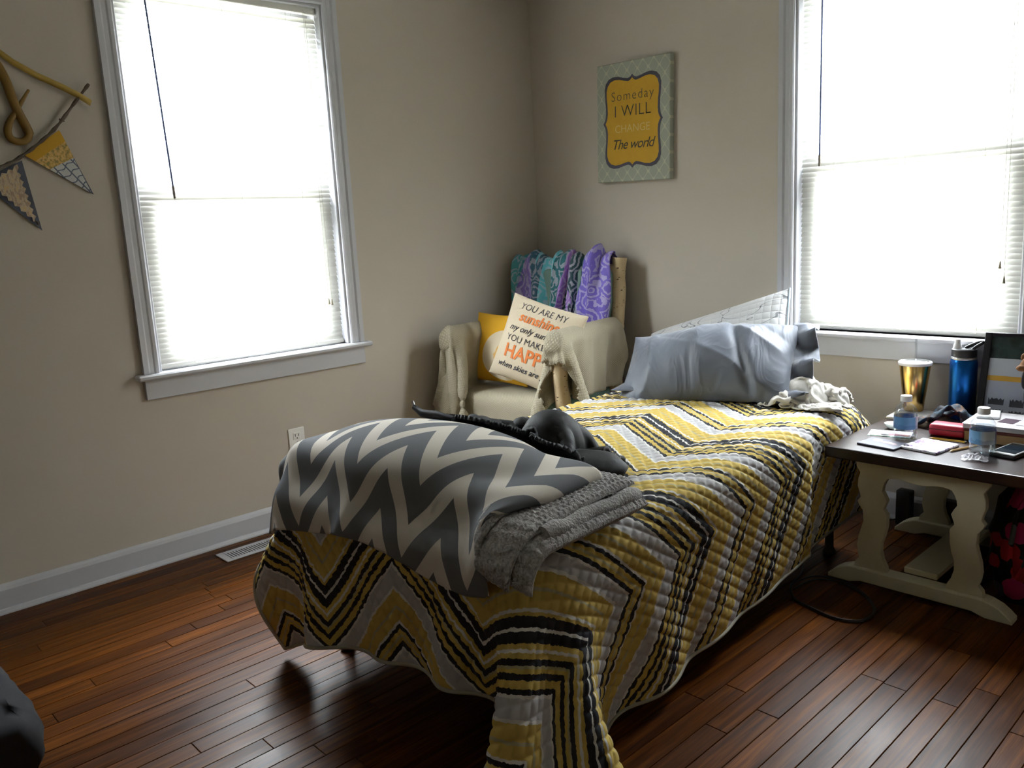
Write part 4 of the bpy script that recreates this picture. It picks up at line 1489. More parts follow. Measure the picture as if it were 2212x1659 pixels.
def chair_sdf(P):
    d = sd_slab(P, (0, -0.045), 0.0, 0.318, 0.290, 0.05, -0.2, 0.495, 0.04)
    for s in (-1, 1):
        d = np.minimum(d, sd_caps(P, (s * 0.325, -0.345, 0.775), (s * 0.305, 0.285, 0.775), 0.046))
    d = np.minimum(d, sd_caps(P, (-0.325, -0.300, 0.0), (-0.325, -0.300, 0.755), 0.046))
    d = np.minimum(d, sd_caps(P, (0.325, -0.300, 0.0), (0.325, -0.300, 0.755), 0.046))
    # backrest plane
    d = np.minimum(d, (0.200 + (P[..., 2] - 0.5) * 0.105 - P[..., 1]) * 0.99)
    # walls of the room corner, in chair space
    wx = P[..., 0] * math.cos(CR) - P[..., 1] * math.sin(CR) + CO.x
    d = np.minimum(d, wx - 0.012)
    return np.minimum(d, P[..., 2] - 0.006)


TW0, TW1, TL0, TL1 = -1.16, 0.98, -0.86, 0.24
ht = 0.034
nu_, nv_ = int((TW1 - TW0) / ht) + 1, int((TL1 - TL0) / ht) + 1
uu, vv = np.meshgrid(np.linspace(TW0, TW1, nu_), np.linspace(TL0, TL1, nv_), indexing='ij')
ax = np.abs(uu)
X0 = np.zeros((nu_, nv_, 3))
X0[..., 0] = np.sign(uu) * np.interp(ax, [0, 0.29, 0.60, 0.64, 0.70, 1.2], [0, 0.275, 0.285, 0.318, 0.378, 0.400])
X0[..., 2] = np.interp(ax, [0, 0.29, 0.60, 0.64, 0.70, 1.2], [0.503, 0.503, 0.800, 0.826, 0.795, 0.300])
fr_ = np.maximum(-0.345 - vv, 0)
X0[..., 1] = np.where(vv < -0.345, -0.390 - fr_ * 0.08, vv)
X0[..., 2] -= fr_ * np.where(ax < 0.32, 0.90, np.clip(0.9 - (ax - 0.32) * 0.4, 0.5, 0.9))
X0 += 0.005 * np.sin(uu * 23 + vv * 5)[..., None] * np.array([0.3, 1, 0.3])
pin = ((ax > 0.605) & (ax < 0.675) & (vv > -0.345) & (vv < 0.2))
XT = cloth(X0, ((TW1 - TW0) / (nu_ - 1), (TL1 - TL0) / (nv_ - 1)), chair_sdf, steps=90, iters=8, bend=0.12, fric=0.75, damp=0.94, pin=pin)
XT = upsample(XT, 3)
uvT = upsample(np.stack([uu, vv], -1), 3)
# the front hem on the right stops at the arm, so the log post shows
nuT, nvT = XT.shape[:2]
uc, vc = uvT[..., 0].ravel(), uvT[..., 1].ravel()
F = [f for f in grid_faces(nuT, nvT) if not (uc[f[0]] > 0.365 + 0.02 * math.sin(vc[f[0]] * 40) and vc[f[0]] < -0.415 + 0.035 * math.sin(uc[f[0]] * 17))]
o = mobj('throw_blanket', c2w(XT).reshape(-1, 3), F, 'knit', None, True, uvT.reshape(-1, 2))
md = o.modifiers.new('thickness', 'SOLIDIFY')
md.thickness = 0.009
md.offset = 1.0
tag(o, 'cream knitted throw draped over the arms and seat of the log armchair', 'throw')

# paisley scarf over the chair back
t = NT('paisley_silk', (0.2, 0.2, 0.4, 1), 0.6)
uvn = t.node('ShaderNodeUVMap')
sp = t.node('ShaderNodeSeparateXYZ')
t.link(uvn.outputs[0], sp.inputs[0])
big = t.noise(t.mapping(uvn.outputs[0], (9, 2.6, 1)), 1.0, 1, 0.4, 0.3)
zone = t.ramp(t.math('ADD', sp.outputs['X'], t.math('MULTIPLY', t.math('SUBTRACT', big, 0.5), 0.35)),
              [(0.0, srgb(76, 168, 178)), (0.10, srgb(130, 112, 196)), (0.22, srgb(48, 96, 120)), (0.30, srgb(110, 204, 216)), (0.44, srgb(30, 110, 118)), (0.50, srgb(164, 122, 204)), (0.64, srgb(36, 74, 80)), (0.72, srgb(34, 90, 88)), (0.76, srgb(122, 104, 206)), (1.0, srgb(134, 116, 212))], 'CONSTANT')
lowz = t.math('MULTIPLY', t.math('LESS_THAN', t.math('ADD', sp.outputs['Y'], t.math('MULTIPLY', big, 0.6)), 0.50), t.math('LESS_THAN', sp.outputs['X'], 0.74))
zone = t.mix(lowz, zone, t.ramp(t.noise(uvn.outputs[0], 26, 2), [(0.4, srgb(20, 56, 74)), (0.52, srgb(58, 34, 80)), (0.62, srgb(24, 96, 96))]))
vo = t.node('ShaderNodeTexVoronoi')
vo.inputs['Scale'].default_value = 11
t.link(uvn.outputs[0], vo.inputs['Vector'])
rings = t.math('SINE', t.math('ADD', t.math('MULTIPLY', vo.outputs['Distance'], 26), t.math('MULTIPLY', t.noise(uvn.outputs[0], 30, 2), 9)))
t.color(t.mix(t.math('MULTIPLY', t.math('GREATER_THAN', rings, 0.30), 0.48), zone, srgb(220, 214, 230)))
M['paisley'] = t.m
n1, n2 = 121, 70
xs = np.linspace(-0.325, 0.285, n1)
path = [(0.405, 0.70), (0.395, 0.95), (0.375, 1.08), (0.360, 1.115), (0.322, 1.130), (0.283, 1.115), (0.268, 1.08), (0.245, 0.95), (0.215, 0.80), (0.200, 0.66)]
pp = np.array([(p.x, p.y) for p in spline([(a, b, 0) for a, b in path], 10)])
seg = np.concatenate([[0], np.cumsum(np.hypot(*np.diff(pp, axis=0).T))])
sv = np.linspace(0, seg[-1], n2)
py_, pz_ = np.interp(sv, seg, pp[:, 0]), np.interp(sv, seg, pp[:, 1])
tx = np.gradient(py_), np.gradient(pz_)
nrm_y, nrm_z = tx[1] / np.hypot(*tx), -tx[0] / np.hypot(*tx)
S, Tt = np.meshgrid(np.arange(n1) / (n1 - 1), np.arange(n2) / (n2 - 1), indexing='ij')
rip = 0.014 * np.sin(S * 31 + 1.5 * np.sin(Tt * 5)) + 0.012 * np.sin(S * 57 + 2.3 * Tt + 1) + 0.016 * np.sin(S * 17 - 2 * Tt)
rip += 0.030 * np.exp(-((S - 0.28) / 0.05) ** 2) + 0.034 * np.exp(-((S - 0.82 - 0.05 * Tt) / 0.07) ** 2) + 0.022 * np.exp(-((S - 0.52) / 0.05) ** 2)
rip = rip * 0.8 + 0.020
XS = np.zeros((n1, n2, 3))
XS[..., 0] = xs[:, None] + 0.014 * np.sin(Tt * 6 + S * 9) + 0.010 * np.sin(S * 40 + Tt * 9)
XS[..., 1] = py_[None, :] - nrm_y[None, :] * rip * np.sign(nrm_y[-1])
XS[..., 2] = pz_[None, :] + np.abs(nrm_z[None, :]) * rip
dside = np.where(np.arange(n2) < n2 * 0.42, 1.0, -1.0)
XS[..., 1] = py_[None, :] + dside[None, :] * np.abs(nrm_y)[None, :] * rip
XS[..., 1] = np.minimum(XS[..., 1], 0.372)
uvS = np.stack([S, 1 - Tt], -1)
o = cloth_obj('paisley_scarf', c2w(XS), 'paisley', None, uvS, 0.003, 0)
tag(o, 'teal and purple paisley scarf hung over the back of the log armchair', 'scarf')

# ------------------------------------------------------------------ pillows


def pillow_grid(w_, h_, d_, n=40, p=2.6, ears=0.05, wr=0.0, seed=0.0):
    """two faces (front, back) of a stuffed pillow lying in xy, front +z"""
    s = np.linspace(-1, 1, n)
    s = np.sign(s) * (1 - (1 - np.abs(s)) ** 1.35)
    a, b = np.meshgrid(s, s, indexing='ij')
    pinch_x = 1 - ears * (1 - np.abs(a) ** 2) * 0 - ears * (1 - b ** 2) * np.abs(a) ** 2
    pinch_y = 1 - ears * (1 - a ** 2) * np.abs(b) ** 2
    x, y = a * w_ / 2 * pinch_x, b * h_ / 2 * pinch_y
    prof = np.clip((1 - np.abs(a) ** p), 0, 1) ** 0.62 * np.clip((1 - np.abs(b) ** p), 0, 1) ** 0.62
    z = d_ / 2 * prof
    ang = np.arctan2(b, a)
    wrk = wr * (np.sin(ang * 17 + seed + 3 * a) * 0.5 + np.sin(ang * 29 + 2 * seed) * 0.35) * (np.hypot(a, b) ** 2) * prof ** 0.7
    return x, y, z + wrk, -(z + wrk * 0.6), (a, b)


def pillow_obj(name, part, w_, h_, d_, M4, mat, n=40, p=2.6, ears=0.05, wr=0.0, seed=0.0, deform=None):
    root = empty(name)
    root.matrix_world = M4
    x, y, zf, zb, (a, b) = pillow_grid(w_, h_, d_, n, p, ears, wr, seed)
    Pf, Pb = np.stack([x, y, zf], -1), np.stack([x, y, zb], -1)
    if deform is not None:
        Pf, Pb = deform(Pf), deform(Pb)
    uv = np.stack([(a + 1) / 2, (b + 1) / 2], -1)
    nn = a.shape[0]
    V = np.concatenate([Pf.reshape(-1, 3), Pb.reshape(-1, 3)])
    F = grid_faces(nn, nn)
    F2 = [tuple(i + nn * nn for i in f)[::-1] for f in F]
    o = mobj(part, V, F + F2, mat, root, True, np.concatenate([uv.reshape(-1, 2)] * 2))
    bm = bmesh.new()
    bm.from_mesh(o.data)
    bmesh.ops.remove_doubles(bm, verts=list(bm.verts), dist=0.0004)
    bm.to_mesh(o.data)
    bm.free()
    o.data.polygons.foreach_set('use_smooth', [True] * len(o.data.polygons))

    def surf(px, py):
        """height of the front face at local x, y"""
        aa = np.interp(px, x[:, nn // 2], a[:, 0])
        bb2 = np.interp(py, y[nn // 2, :], b[0])
        return d_ / 2 * np.clip(1 - np.abs(aa) ** p, 0, 1) ** 0.62 * np.clip(1 - np.abs(bb2) ** p, 0, 1) ** 0.62
    return root, surf


def frame_m(origin, xdir, ydir):
    x = Vector(xdir).normalized()
    y = Vector(ydir)
    y = (y - x * y.dot(x)).normalized()
    z = x.cross(y)
    return Matrix(((x.x, y.x, z.x, origin[0]), (x.y, y.y, z.y, origin[1]), (x.z, y.z, z.z, origin[2]), (0, 0, 0, 1)))


def c2wv(v):
    return tuple(CM @ Vector(v))


def c2wd(v):
    return tuple(CM.to_3x3() @ Vector(v))


t = NT('sun_print', srgb(226, 170, 40), 0.9)
uvn = t.node('ShaderNodeUVMap')
sp = t.node('ShaderNodeSeparateXYZ')
t.link(uvn.outputs[0], sp.inputs[0])
dx_ = t.math('SUBTRACT', sp.outputs['X'], 0.66)
dy_ = t.math('SUBTRACT', sp.outputs['Y'], 0.40)
rad = t.math('SQRT', t.math('ADD', t.math('MULTIPLY', dx_, dx_), t.math('MULTIPLY', dy_, dy_)))
c_ = t.mix(t.math('LESS_THAN', rad, 0.36), srgb(224, 168, 34), srgb(226, 210, 180))
c_ = t.mix(t.math('LESS_THAN', t.math('ADD', rad, t.math('MULTIPLY', t.noise(uvn.outputs[0], 14, 2), 0.10)), 0.20), c_, srgb(226, 178, 104))
t.color(c_)
t.bump(t.noise(uvn.outputs[0], 400, 2), 0.3, 0.001)
yp, _s = pillow_obj('throw_pillow', 'pillow_cover', 0.40, 0.36, 0.13, frame_m(c2wv((-0.155, -0.110, 0.695)), c2wd((0.94, -0.10, -0.02)), c2wd((0.0, 0.22, 0.97))), t.m)
tag(yp, 'yellow throw pillow with a pale sun print on the log armchair', 'pillow')

t = NT('cream_linen', srgb(206, 190, 164), 0.9)
t.color(t.mix(t.noise(t.coord(), 260, 2), srgb(196, 180, 152), srgb(214, 200, 174)))
t.bump(t.noise(t.coord(), 500, 2), 0.3, 0.001)
cpw, surf = pillow_obj('throw_pillow', 'pillow_cover', 0.43, 0.42, 0.13, frame_m(c2wv((0.118, -0.185, 0.735)), c2wd((0.93, 0.04, -0.26)), c2wd((0.36, 0.28, 0.89))), t.m)
tag(cpw, 'cream throw pillow with black and orange words on the log armchair', 'pillow')
M['ink'] = simple('navy_ink', srgb(44, 46, 58), 0.9)
M['ink_orange'] = simple('orange_ink', srgb(214, 120, 60), 0.9)
for body, size, yy, sh, mat, bold, xo in (('YOU ARE MY', 0.046, 0.145, 0.0, 'ink', -0.0005, 0.0), ('sunshine', 0.066, 0.088, 0.15, 'ink_orange', 0.0016, 0.0), ('my only sunshine', 0.044, 0.036, 0.4, 'ink', 0.0, 0.0),
                                          ('YOU MAKE me', 0.046, -0.018, 0.0, 'ink', -0.0005, 0.0), ('HAPPY', 0.092, -0.098, 0.0, 'ink_orange', 0.0022, 0.0), ('when skies are gray', 0.041, -0.150, 0.4, 'ink', 0.0003, 0.0)):
    V, F = text_geo(body, size, sh, bold)
    mx_ = max(abs(v[0]) for v in V)
    k_ = min(1.0, 0.185 / mx_)
    P = [(v[0] * k_ + xo, v[1] + yy) for v in V]
    zz = surf(np.array([p[0] for p in P]), np.array([p[1] for p in P]))
    mobj('lettering', [(p[0], p[1], z + 0.0022) for p, z in zip(P, zz)], F, mat, cpw)
# ------------------------------------------------------------------ bedding
def b2w(X):
    X = np.asarray(X, float)
    ca, sa = math.cos(BA), math.sin(BA)
    out = X.copy()
    out[..., 0] = BC[0] + X[..., 0] * ca - X[..., 1] * sa
    out[..., 1] = BC[1] + X[..., 0] * sa + X[..., 1] * ca
    return out


BZ = BTOP + 0.016                 # top of the quilt


def wrap(u, v, off):
    """lay (u, v) on the bed top; past the foot edge it bends down"""
    re = 0.060
    edge = -(BHL - 0.045) + 0.0
    s = edge - v                   # >0 beyond the start of the bend
    R_ = re + off
    a = np.clip(s / re, 0, PI / 2)
    extra = np.maximum(s - re * PI / 2, 0)
    y = np.where(s > 0, edge - R_ * np.sin(a), v)
    z = np.where(s > 0, BZ - re + R_ * np.cos(a) - extra, BZ + off)
    return np.stack([u, y, z], -1)


# grey plush blanket, folded: two layers
t = NT('grey_plush', srgb(150, 148, 146), 0.95, spec=0.1)
nz = t.noise(t.coord(), 160, 3)
t.color(t.mix(nz, srgb(150, 148, 146), srgb(206, 204, 202)))
t.bump(nz, 0.9, 0.006)
M['plush'] = t.m
pb = empty('plush_blanket', tuple(b2w(np.array([0, -0.76, 0]))), BA)
tag(pb, 'grey popcorn-textured plush blanket folded under the chevron blanket', 'blanket')
_ca = np.array(Matrix.Rotation(-BA, 3, 'Z'))


def to_local(X, root):
    return (X - np.array(root.location)) @ _ca.T


def plush_layer(name, u0, u1, v0, v1, z0, z1, seed, skew=0.0, lip=None):
    n_u, n_v = 250, 116
    s = np.linspace(-1, 1, n_u)
    q = np.linspace(-1, 1, n_v)
    s = np.sign(s) * (1 - (1 - np.abs(s)) ** 1.25)
    q = np.sign(q) * (1 - (1 - np.abs(q)) ** 1.25)
    a, b = np.meshgrid(s, q, indexing='ij')
    prof = np.clip(1 - np.abs(a) ** 26, 0, 1) ** 0.5 * np.clip(1 - np.abs(b) ** 12, 0, 1) ** 0.5
    u = (u0 + u1) / 2 + a * (u1 - u0) / 2 + skew * b
    v0 = -0.895 + (v0 + 0.895) * np.clip((u - 0.345) / 0.07, 0, 1)
    v = (v0 + v1) / 2 + b * (v1 - v0) / 2 + 0.010 * np.sin(a * 9 + seed) * np.abs(b) ** 6
    h = (z1 - z0) / 2
    zm = (z0 + z1) / 2
    dim = 0.0075 * (np.abs(np.sin(u / 0.0175 * PI + 0.5 * np.sin(v * 60))) * np.abs(np.sin(v / 0.0175 * PI + 0.5 * np.sin(u * 47)))) ** 0.8
    wav = 0.006 * np.sin(u * 17 + seed) * np.sin(v * 13 + seed) + (lip(u, v) if lip is not None else 0)
    top = wrap(u, v, zm + h * prof + dim * prof ** 0.3 + wav)
    bot = wrap(u, v, np.maximum(zm - h * prof + wav * 0, 0.0015))
    V = np.concatenate([top.reshape(-1, 3), bot.reshape(-1, 3)])
    F = grid_faces(n_u, n_v)
    F += [tuple(i + n_u * n_v for i in f)[::-1] for f in F]
    return mobj(name, to_local(b2w(V), pb), F, 'plush', pb, True)


lift = lambda u, v: 0.014 * np.clip((u - 0.36) / 0.12, 0, 1) * np.clip((v + 0.80) / 0.2, 0, 1)
plush_layer('lower_fold', -0.500, 0.545, -1.005, -0.545, 0.0, 0.040, 0.3)
plush_layer('middle_fold', -0.530, 0.505, -0.985, -0.535, 0.036, 0.072, 1.7, lip=lift)
plush_layer('upper_fold', -0.520, 0.420, -0.960, -0.545, 0.068, 0.092, 2.9, skew=0.0)
ru = tube('rolled_edge', [tuple(p) for p in to_local(b2w(np.array([(0.508 + 0.004 * math.sin(k), -0.90 + k * 0.0355, BZ + 0.040 + 0.004 * math.sin(k * 1.7)) for k in range(11)])), pb)], [0.022 + 0.003 * math.sin(k * 2.3) for k in range(11)], 'plush', pb, 14)

# chevron blanket on top
t = NT('chevron_fleece', srgb(130, 132, 134), 0.9, spec=0.15)
uvn = t.node('ShaderNodeUVMap')
sp = t.node('ShaderNodeSeparateXYZ')
t.link(uvn.outputs[0], sp.inputs[0])
tri = t.math('PINGPONG', t.math('ADD', sp.outputs['X'], 10.0), 0.122)
fr_ = t.math('FRACT', t.math('ADD', t.math('DIVIDE', t.math('ADD', sp.outputs['Y'], t.math('MULTIPLY', tri, 1.55)), 0.180), 20.15))
wh = t.math('LESS_THAN', fr_, 0.44)
fib = t.noise(uvn.outputs[0], 500, 2)
c_ = t.mix(wh, srgb(120, 122, 126), srgb(224, 216, 204))
t.color(t.mix(t.math('MULTIPLY', fib, 0.18), c_, (0.1, 0.1, 0.1, 1)))
t.bump(fib, 0.3, 0.001)
M['chevron_fleece'] = t.m


def bed_local_sdf(P):
    d = sd_slab(P, (0, 0), 0.0, BHW + 0.034, BHL + 0.040, 0.075, 0.1, BZ + 0.005, 0.06)
    d = np.minimum(d, sd_slab(P, (-0.045, -0.722), 0.0, 0.485, 0.200, 0.05, 0.5, BZ + 0.110, 0.045))
    d = np.minimum(d, sd_slab(P, (0.470, -0.755), 0.0, 0.110, 0.240, 0.05, 0.5, BZ + 0.088, 0.045))
    return d


def chev_sdf(P):
    d = bed_local_sdf(P)
    d = np.minimum(d, sd_ell(P, (-0.06, -0.735, BZ + 0.085), (0.42, 0.21, 0.092)))
    return d


BU0, BU1, BV0, BV1 = -0.585, 0.425, -1.130, -0.590
hb_ = 0.021
nu_, nv_ = int((BU1 - BU0) / hb_) + 1, int((BV1 - BV0) / hb_) + 1
uu, vv = np.meshgrid(np.linspace(BU0, BU1, nu_), np.linspace(BV0, BV1, nv_), indexing='ij')
X0 = np.stack([uu * 0.99 + 0.004 * np.sin(vv * 30), vv, BZ + 0.20 + 0.004 * np.sin(uu * 14 + vv * 9)], -1)
XB = cloth(X0, ((BU1 - BU0) / (nu_ - 1), (BV1 - BV0) / (nv_ - 1)), chev_sdf, steps=110, iters=10, bend=0.5, fric=0.7, damp=0.96)
XB = smooth_grid(XB, 2, 0.4)
kb = 3
XB = upsample(XB, kb)
uvB = upsample(np.stack([uu, vv], -1), kb)
# right side: the blanket folds back under itself
E0 = XB[-1]
out = XB[-1] - XB[-4]
out /= np.linalg.norm(out, axis=-1, keepdims=True)
nb_ = normals(XB)[-1]
nb_ = nb_ * np.sign(nb_[:, 2:3])
rr_ = 0.013
wg = np.clip((uvB[-1][:, 1:2] + 0.93) / 0.14, 0, 1)
ext, uve = [], []
for k in range(1, 9):
    a = PI * k / 8
    ext.append(E0 + wg * (out * rr_ * 1.9 * math.sin(a) - nb_ * rr_ * (1 - math.cos(a))))
    uve.append(uvB[-1] + np.array([rr_ * a, 0]))
for k in range(1, 12):
    ext.append(E0 - wg * (nb_ * 2 * rr_ + out * 0.016 * k))
    uve.append(uvB[-1] + np.array([rr_ * PI + 0.016 * k, 0]))
XBx = np.concatenate([XB, np.stack(ext)], 0)
uvx = np.concatenate([uvB, np.stack(uve)], 0)
o = cloth_obj('chevron_blanket', b2w(XBx), 'chevron_fleece', None, uvx, 0.008, 1.0)
tag(o, 'grey and white chevron fleece blanket folded across the foot of the bed', 'blanket')

# black jacket crumpled behind the blankets
t = NT('black_jacket_cloth', (0.018, 0.020, 0.022, 1), 0.62, spec=0.4)
nz = t.noise(t.coord(), 40, 3)
t.color(t.mix(nz, (0.010, 0.011, 0.012, 1), (0.030, 0.032, 0.034, 1)))
t.bump(nz, 0.3, 0.004)
M['jacket'] = t.m


def jacket_sdf(P):
    d = bed_local_sdf(P)
    d = np.minimum(d, chev_sdf(P) - 0.016)
    d = np.minimum(d, sd_ell(P, (0.115, -0.410, BZ + 0.060), (0.095, 0.085, 0.115)))
    d = np.minimum(d, sd_ell(P, (-0.080, -0.480, BZ + 0.040), (0.190, 0.070, 0.085)))
    d = np.minimum(d, sd_slab(P, (0.285, -0.430), 0.25, 0.110, 0.080, 0.05, 0.5, BZ + 0.066, 0.03))
    return d


nu_, nv_ = 46, 30
uu, vv = np.meshgrid(np.linspace(-0.42, 0.34, nu_), np.linspace(-0.26, 0.26, nv_), indexing='ij')
rj = np.random.RandomState(4)
X0 = np.stack([uu * 0.80 + 0.03, vv * 0.52 - 0.430 + 0.02 * np.sin(uu * 19), BZ + 0.22 + 0.022 * np.sin(uu * 25 + vv * 14) + 0.018 * np.sin(vv * 38 - uu * 11) + 0.006 * rj.randn(nu_, nv_)], -1)
XJ = cloth(X0, (0.76 / (nu_ - 1), 0.52 / (nv_ - 1)), jacket_sdf, steps=90, iters=8, bend=0.10, fric=0.6, damp=0.95)
XJ = upsample(XJ, 3)
jk = empty('black_jacket', tuple(b2w(np.array([0.05, -0.45, 0]))), BA)
tag(jk, 'black jacket crumpled on the bed behind the chevron blanket', 'jacket')
sj, tj = np.linspace(-1, 1, XJ.shape[0]), np.linspace(-1, 1, XJ.shape[1])
Fj = [f for f in grid_faces(*XJ.shape[:2]) if abs(sj[f[0] // XJ.shape[1]]) ** 2.6 + abs(tj[f[0] % XJ.shape[1]]) ** 2.6 < 1.0 + 0.06 * math.sin(f[0] * 0.02)]
jb = mobj('jacket_body', to_local(b2w(XJ), jk).reshape(-1, 3), Fj, 'jacket', jk, True)
md = jb.modifiers.new('thickness', 'SOLIDIFY')
md.thickness = 0.012
md.offset = 1.0
jz = BZ


def on_chev(u, v):
    k_ = np.argmin((XB[..., 0] - u) ** 2 + (XB[..., 1] - v) ** 2)
    return XB.reshape(-1, 3)[k_][2]


sl = [(u_, v_, on_chev(u_, v_) + dz_) for u_, v_, dz_ in ((-0.10, -0.600, 0.012), (-0.16, -0.612, 0.020), (-0.22, -0.615, 0.026), (-0.262, -0.612, 0.046))]
zt = sl[-1][2]
cuff = tube('cuff', [tuple(p) for p in to_local(b2w(np.array(sl)), jk)], [0.012, 0.014, 0.012, 0.008], 'jacket', jk, 12)
tube('zip_pull', [tuple(p) for p in to_local(b2w(np.array([(-0.262, -0.612, zt + 0.004), (-0.268, -0.612, zt + 0.018)])), jk)], 0.0045, 'steel', cuff, 8)
hood = blob('hood', tuple(to_local(b2w(np.array([0.275, -0.440, BZ + 0.048])), jk)), (0.118, 0.085, 0.044), 'jacket', jk, jit=0.05, seed=9)
slv = tube('sleeve', spline([tuple(p) for p in to_local(b2w(np.array([(0.13, -0.385, BZ + 0.135), (0.05, -0.43, BZ + 0.125), (-0.04, -0.48, BZ + 0.105), (-0.14, -0.52, BZ + 0.10), (-0.20, -0.56, BZ + 0.13)])), jk)], 6), [0.036 + 0.006 * math.sin(k * 1.9) for k in range(25)], 'jacket', jk, 14)

# ------------------------------------------------------------------ bed pillows
t = NT('grey_satin', srgb(118, 124, 136), 0.48, spec=0.4)
t.b.inputs['Sheen Weight'].default_value = 0.3
nz = t.noise(t.mapping(t.coord(), (5, 2.2, 4), (0, 0, 0.5)), 1.6, 3, 0.5, 0.8)
t.color(t.mix(t.noise(t.coord(), 9, 2), srgb(98, 104, 116), srgb(106, 112, 124)))
t.bump(t.ramp(nz, [(0.35, (0, 0, 0, 1)), (0.5, (1, 1, 1, 1)), (0.65, (0.2, 0.2, 0.2, 1))]), 0.35, 0.008)
M['satin'] = t.m


def crease(P):
    x, y = P[..., 0], P[..., 1]
    w1 = 0.013 * (1 - np.abs(np.sin(9 * x + 8 * y + 1.5 * np.sin(6 * y)))) ** 2 * np.exp(-((x - 0.12) / 0.22) ** 2)
    w2 = 0.011 * (1 - np.abs(np.sin(13 * x - 6 * y + 1.2 * np.sin(9 * y + 2 * x)))) ** 2 - 0.006 * (1 - np.abs(np.sin(7 * x + 11 * y))) ** 2
    w3 = 0.016 * np.exp(-((x + 0.35 * y - 0.16) / 0.02) ** 2)
    Q_ = P.copy()
    Q_[..., 2] += (w1 + w2 - w3) * np.sign(P[..., 2]) * np.clip(np.abs(P[..., 2]) / 0.05, 0, 1)
    Q_[..., 1] += 0.012 * np.sin(x * 9 + 1)
    return Q_


gp, _s = pillow_obj('bed_pillow', 'pillow_case', 0.73, 0.39, 0.25, frame_m((1.530, -0.605, 0.706), (0.960, 0.235, 0.095), (-0.16, 0.70, 0.66)), 'satin', n=90, p=2.1, ears=0.05, deform=crease)
tag(gp, 'grey satin pillow with creases leaning at the head of the bed', 'pillow')
V = []
nz_ = 24
for i in range(nz_):
    s = i / (nz_ - 1)
    for k, dx in enumerate((0.0, 0.045, 0.09)):
        V.append((0.352 + dx - 0.02 * abs(2 * s - 1), -0.19 + 0.38 * s, 0.016 * math.sin(s * 15 + k) * (k + 0.3) + 0.012 * math.sin(s * 33) * k * 0.5))
o = mobj('open_hem', V, grid_faces(nz_, 3), 'satin', gp, True)
md = o.modifiers.new('thickness', 'SOLIDIFY')
md.thickness = 0.004
gp2, _s = pillow_obj('bed_pillow', 'pillow_case', 0.60, 0.24, 0.06, frame_m((1.470, -0.640, 0.630), (0.965, 0.235, 0.02), (-0.20, 0.96, 0.10)), 'satin', n=50, ears=0.05, deform=crease)
tag(gp2, 'flat grey satin pillow lying under the creased grey pillow', 'pillow')

# white quilted sham against the wall
t = NT('white_quilted_cotton', srgb(208, 208, 208), 0.85)
uvn = t.node('ShaderNodeUVMap')
wn_ = t.noise(t.mapping(uvn.outputs[0], (3.2, 2.2, 1)), 1.0, 2, 0.4, 1.6)
lin = t.math('LESS_THAN', t.math('ABSOLUTE', t.math('SUBTRACT', t.math('FRACT', t.math('MULTIPLY', wn_, 5.0)), 0.5)), 0.035)
t.color(t.mix(lin, srgb(212, 212, 212), srgb(132, 134, 136)))
sp = t.node('ShaderNodeSeparateXYZ')
t.link(uvn.outputs[0], sp.inputs[0])
gq = t.math('MULTIPLY', t.math('ABSOLUTE', t.math('SINE', t.math('MULTIPLY', sp.outputs['X'], 62))), t.math('ABSOLUTE', t.math('SINE', t.math('MULTIPLY', sp.outputs['Y'], 42))))
t.bump(t.math('POWER', gq, 0.4), 0.5, 0.005)
M['sham'] = t.m
TR, TL, BL, BR = [np.array(p) for p in ((1.612, -0.075, 0.978), (0.885, -0.115, 0.742), (0.985, -0.36, 0.610), (1.735, -0.37, 0.605))]


def sham_fit(P):
    a, b = P[..., 0] / 0.74 + 0.5, P[..., 1] / 0.46 + 0.5
    base = (1 - a)[..., None] * (1 - b)[..., None] * BL + a[..., None] * (1 - b)[..., None] * BR + (1 - a)[..., None] * b[..., None] * TL + a[..., None] * b[..., None] * TR
    nrm = np.array([0.03, -0.80, 0.58])
    nrm = nrm / np.linalg.norm(nrm)
    return base + nrm * P[..., 2:3]


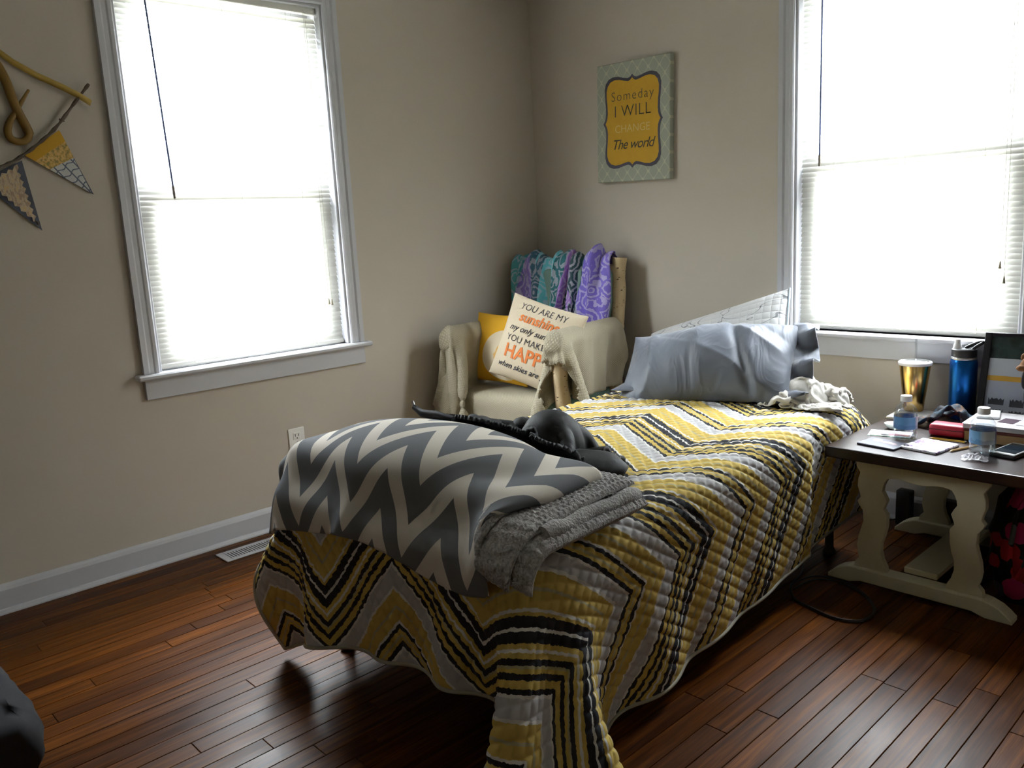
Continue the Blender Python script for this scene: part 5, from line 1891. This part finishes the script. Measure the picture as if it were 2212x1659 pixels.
sh, _s = pillow_obj('pillow_sham', 'sham_cover', 0.74, 0.46, 0.075, Matrix.Identity(4), 'sham', n=60, p=6, ears=0.015, deform=sham_fit)
tag(sh, 'white quilted pillow sham with fine grey drawn lines, propped against the wall', 'pillow')
_ed = [tuple(TL), tuple((TL + TR) / 2), tuple(TR), tuple((TR + BR) / 2 + np.array([0.004, 0, 0])), tuple(BR)]
tube('piping', spline([(p[0], p[1], p[2]) for p in _ed[2:]], 8), 0.005, simple('pale_blue_piping', srgb(166, 180, 190), 0.8), sh, 8)

# white crumpled cloth beside the pillow
t = NT('white_fleece', srgb(216, 212, 204), 0.9)
nz = t.noise(t.coord(), 60, 3)
t.color(t.mix(nz, srgb(200, 196, 188), srgb(226, 222, 214)))
t.bump(nz, 0.4, 0.003)
M['white_fleece'] = t.m


def lump_sdf(P):
    d = bed_local_sdf(P)
    d = np.minimum(d, sd_ell(P, (0.335, 0.800, BZ + 0.030), (0.075, 0.075, 0.070)))
    d = np.minimum(d, sd_ell(P, (0.420, 0.850, BZ + 0.015), (0.080, 0.050, 0.045)))
    d = np.minimum(d, sd_caps(P, (0.290, 0.70, BZ + 0.010), (0.330, 0.78, BZ + 0.03), 0.035))
    return d


nu_, nv_ = 44, 34
uu, vv = np.meshgrid(np.linspace(-0.26, 0.26, nu_), np.linspace(-0.21, 0.21, nv_), indexing='ij')
X0 = np.stack([0.360 + uu * 0.46 + 0.012 * np.sin(vv * 40), 0.795 + vv * 0.50 + 0.012 * np.sin(uu * 52), BZ + 0.13 + 0.030 * np.sin(uu * 34 + vv * 16) + 0.022 * np.sin(vv * 46 - uu * 20)], -1)
XC = cloth(X0, (0.52 / (nu_ - 1), 0.42 / (nv_ - 1)), lump_sdf, steps=50, iters=8, bend=0.08, fric=0.8, damp=0.93)
XC = upsample(XC, 3)
o = cloth_obj('crumpled_cloth', b2w(XC), 'white_fleece', None, None, 0.004, 0)
tag(o, 'white crumpled fleece cloth beside the grey pillow near the side table', 'cloth')
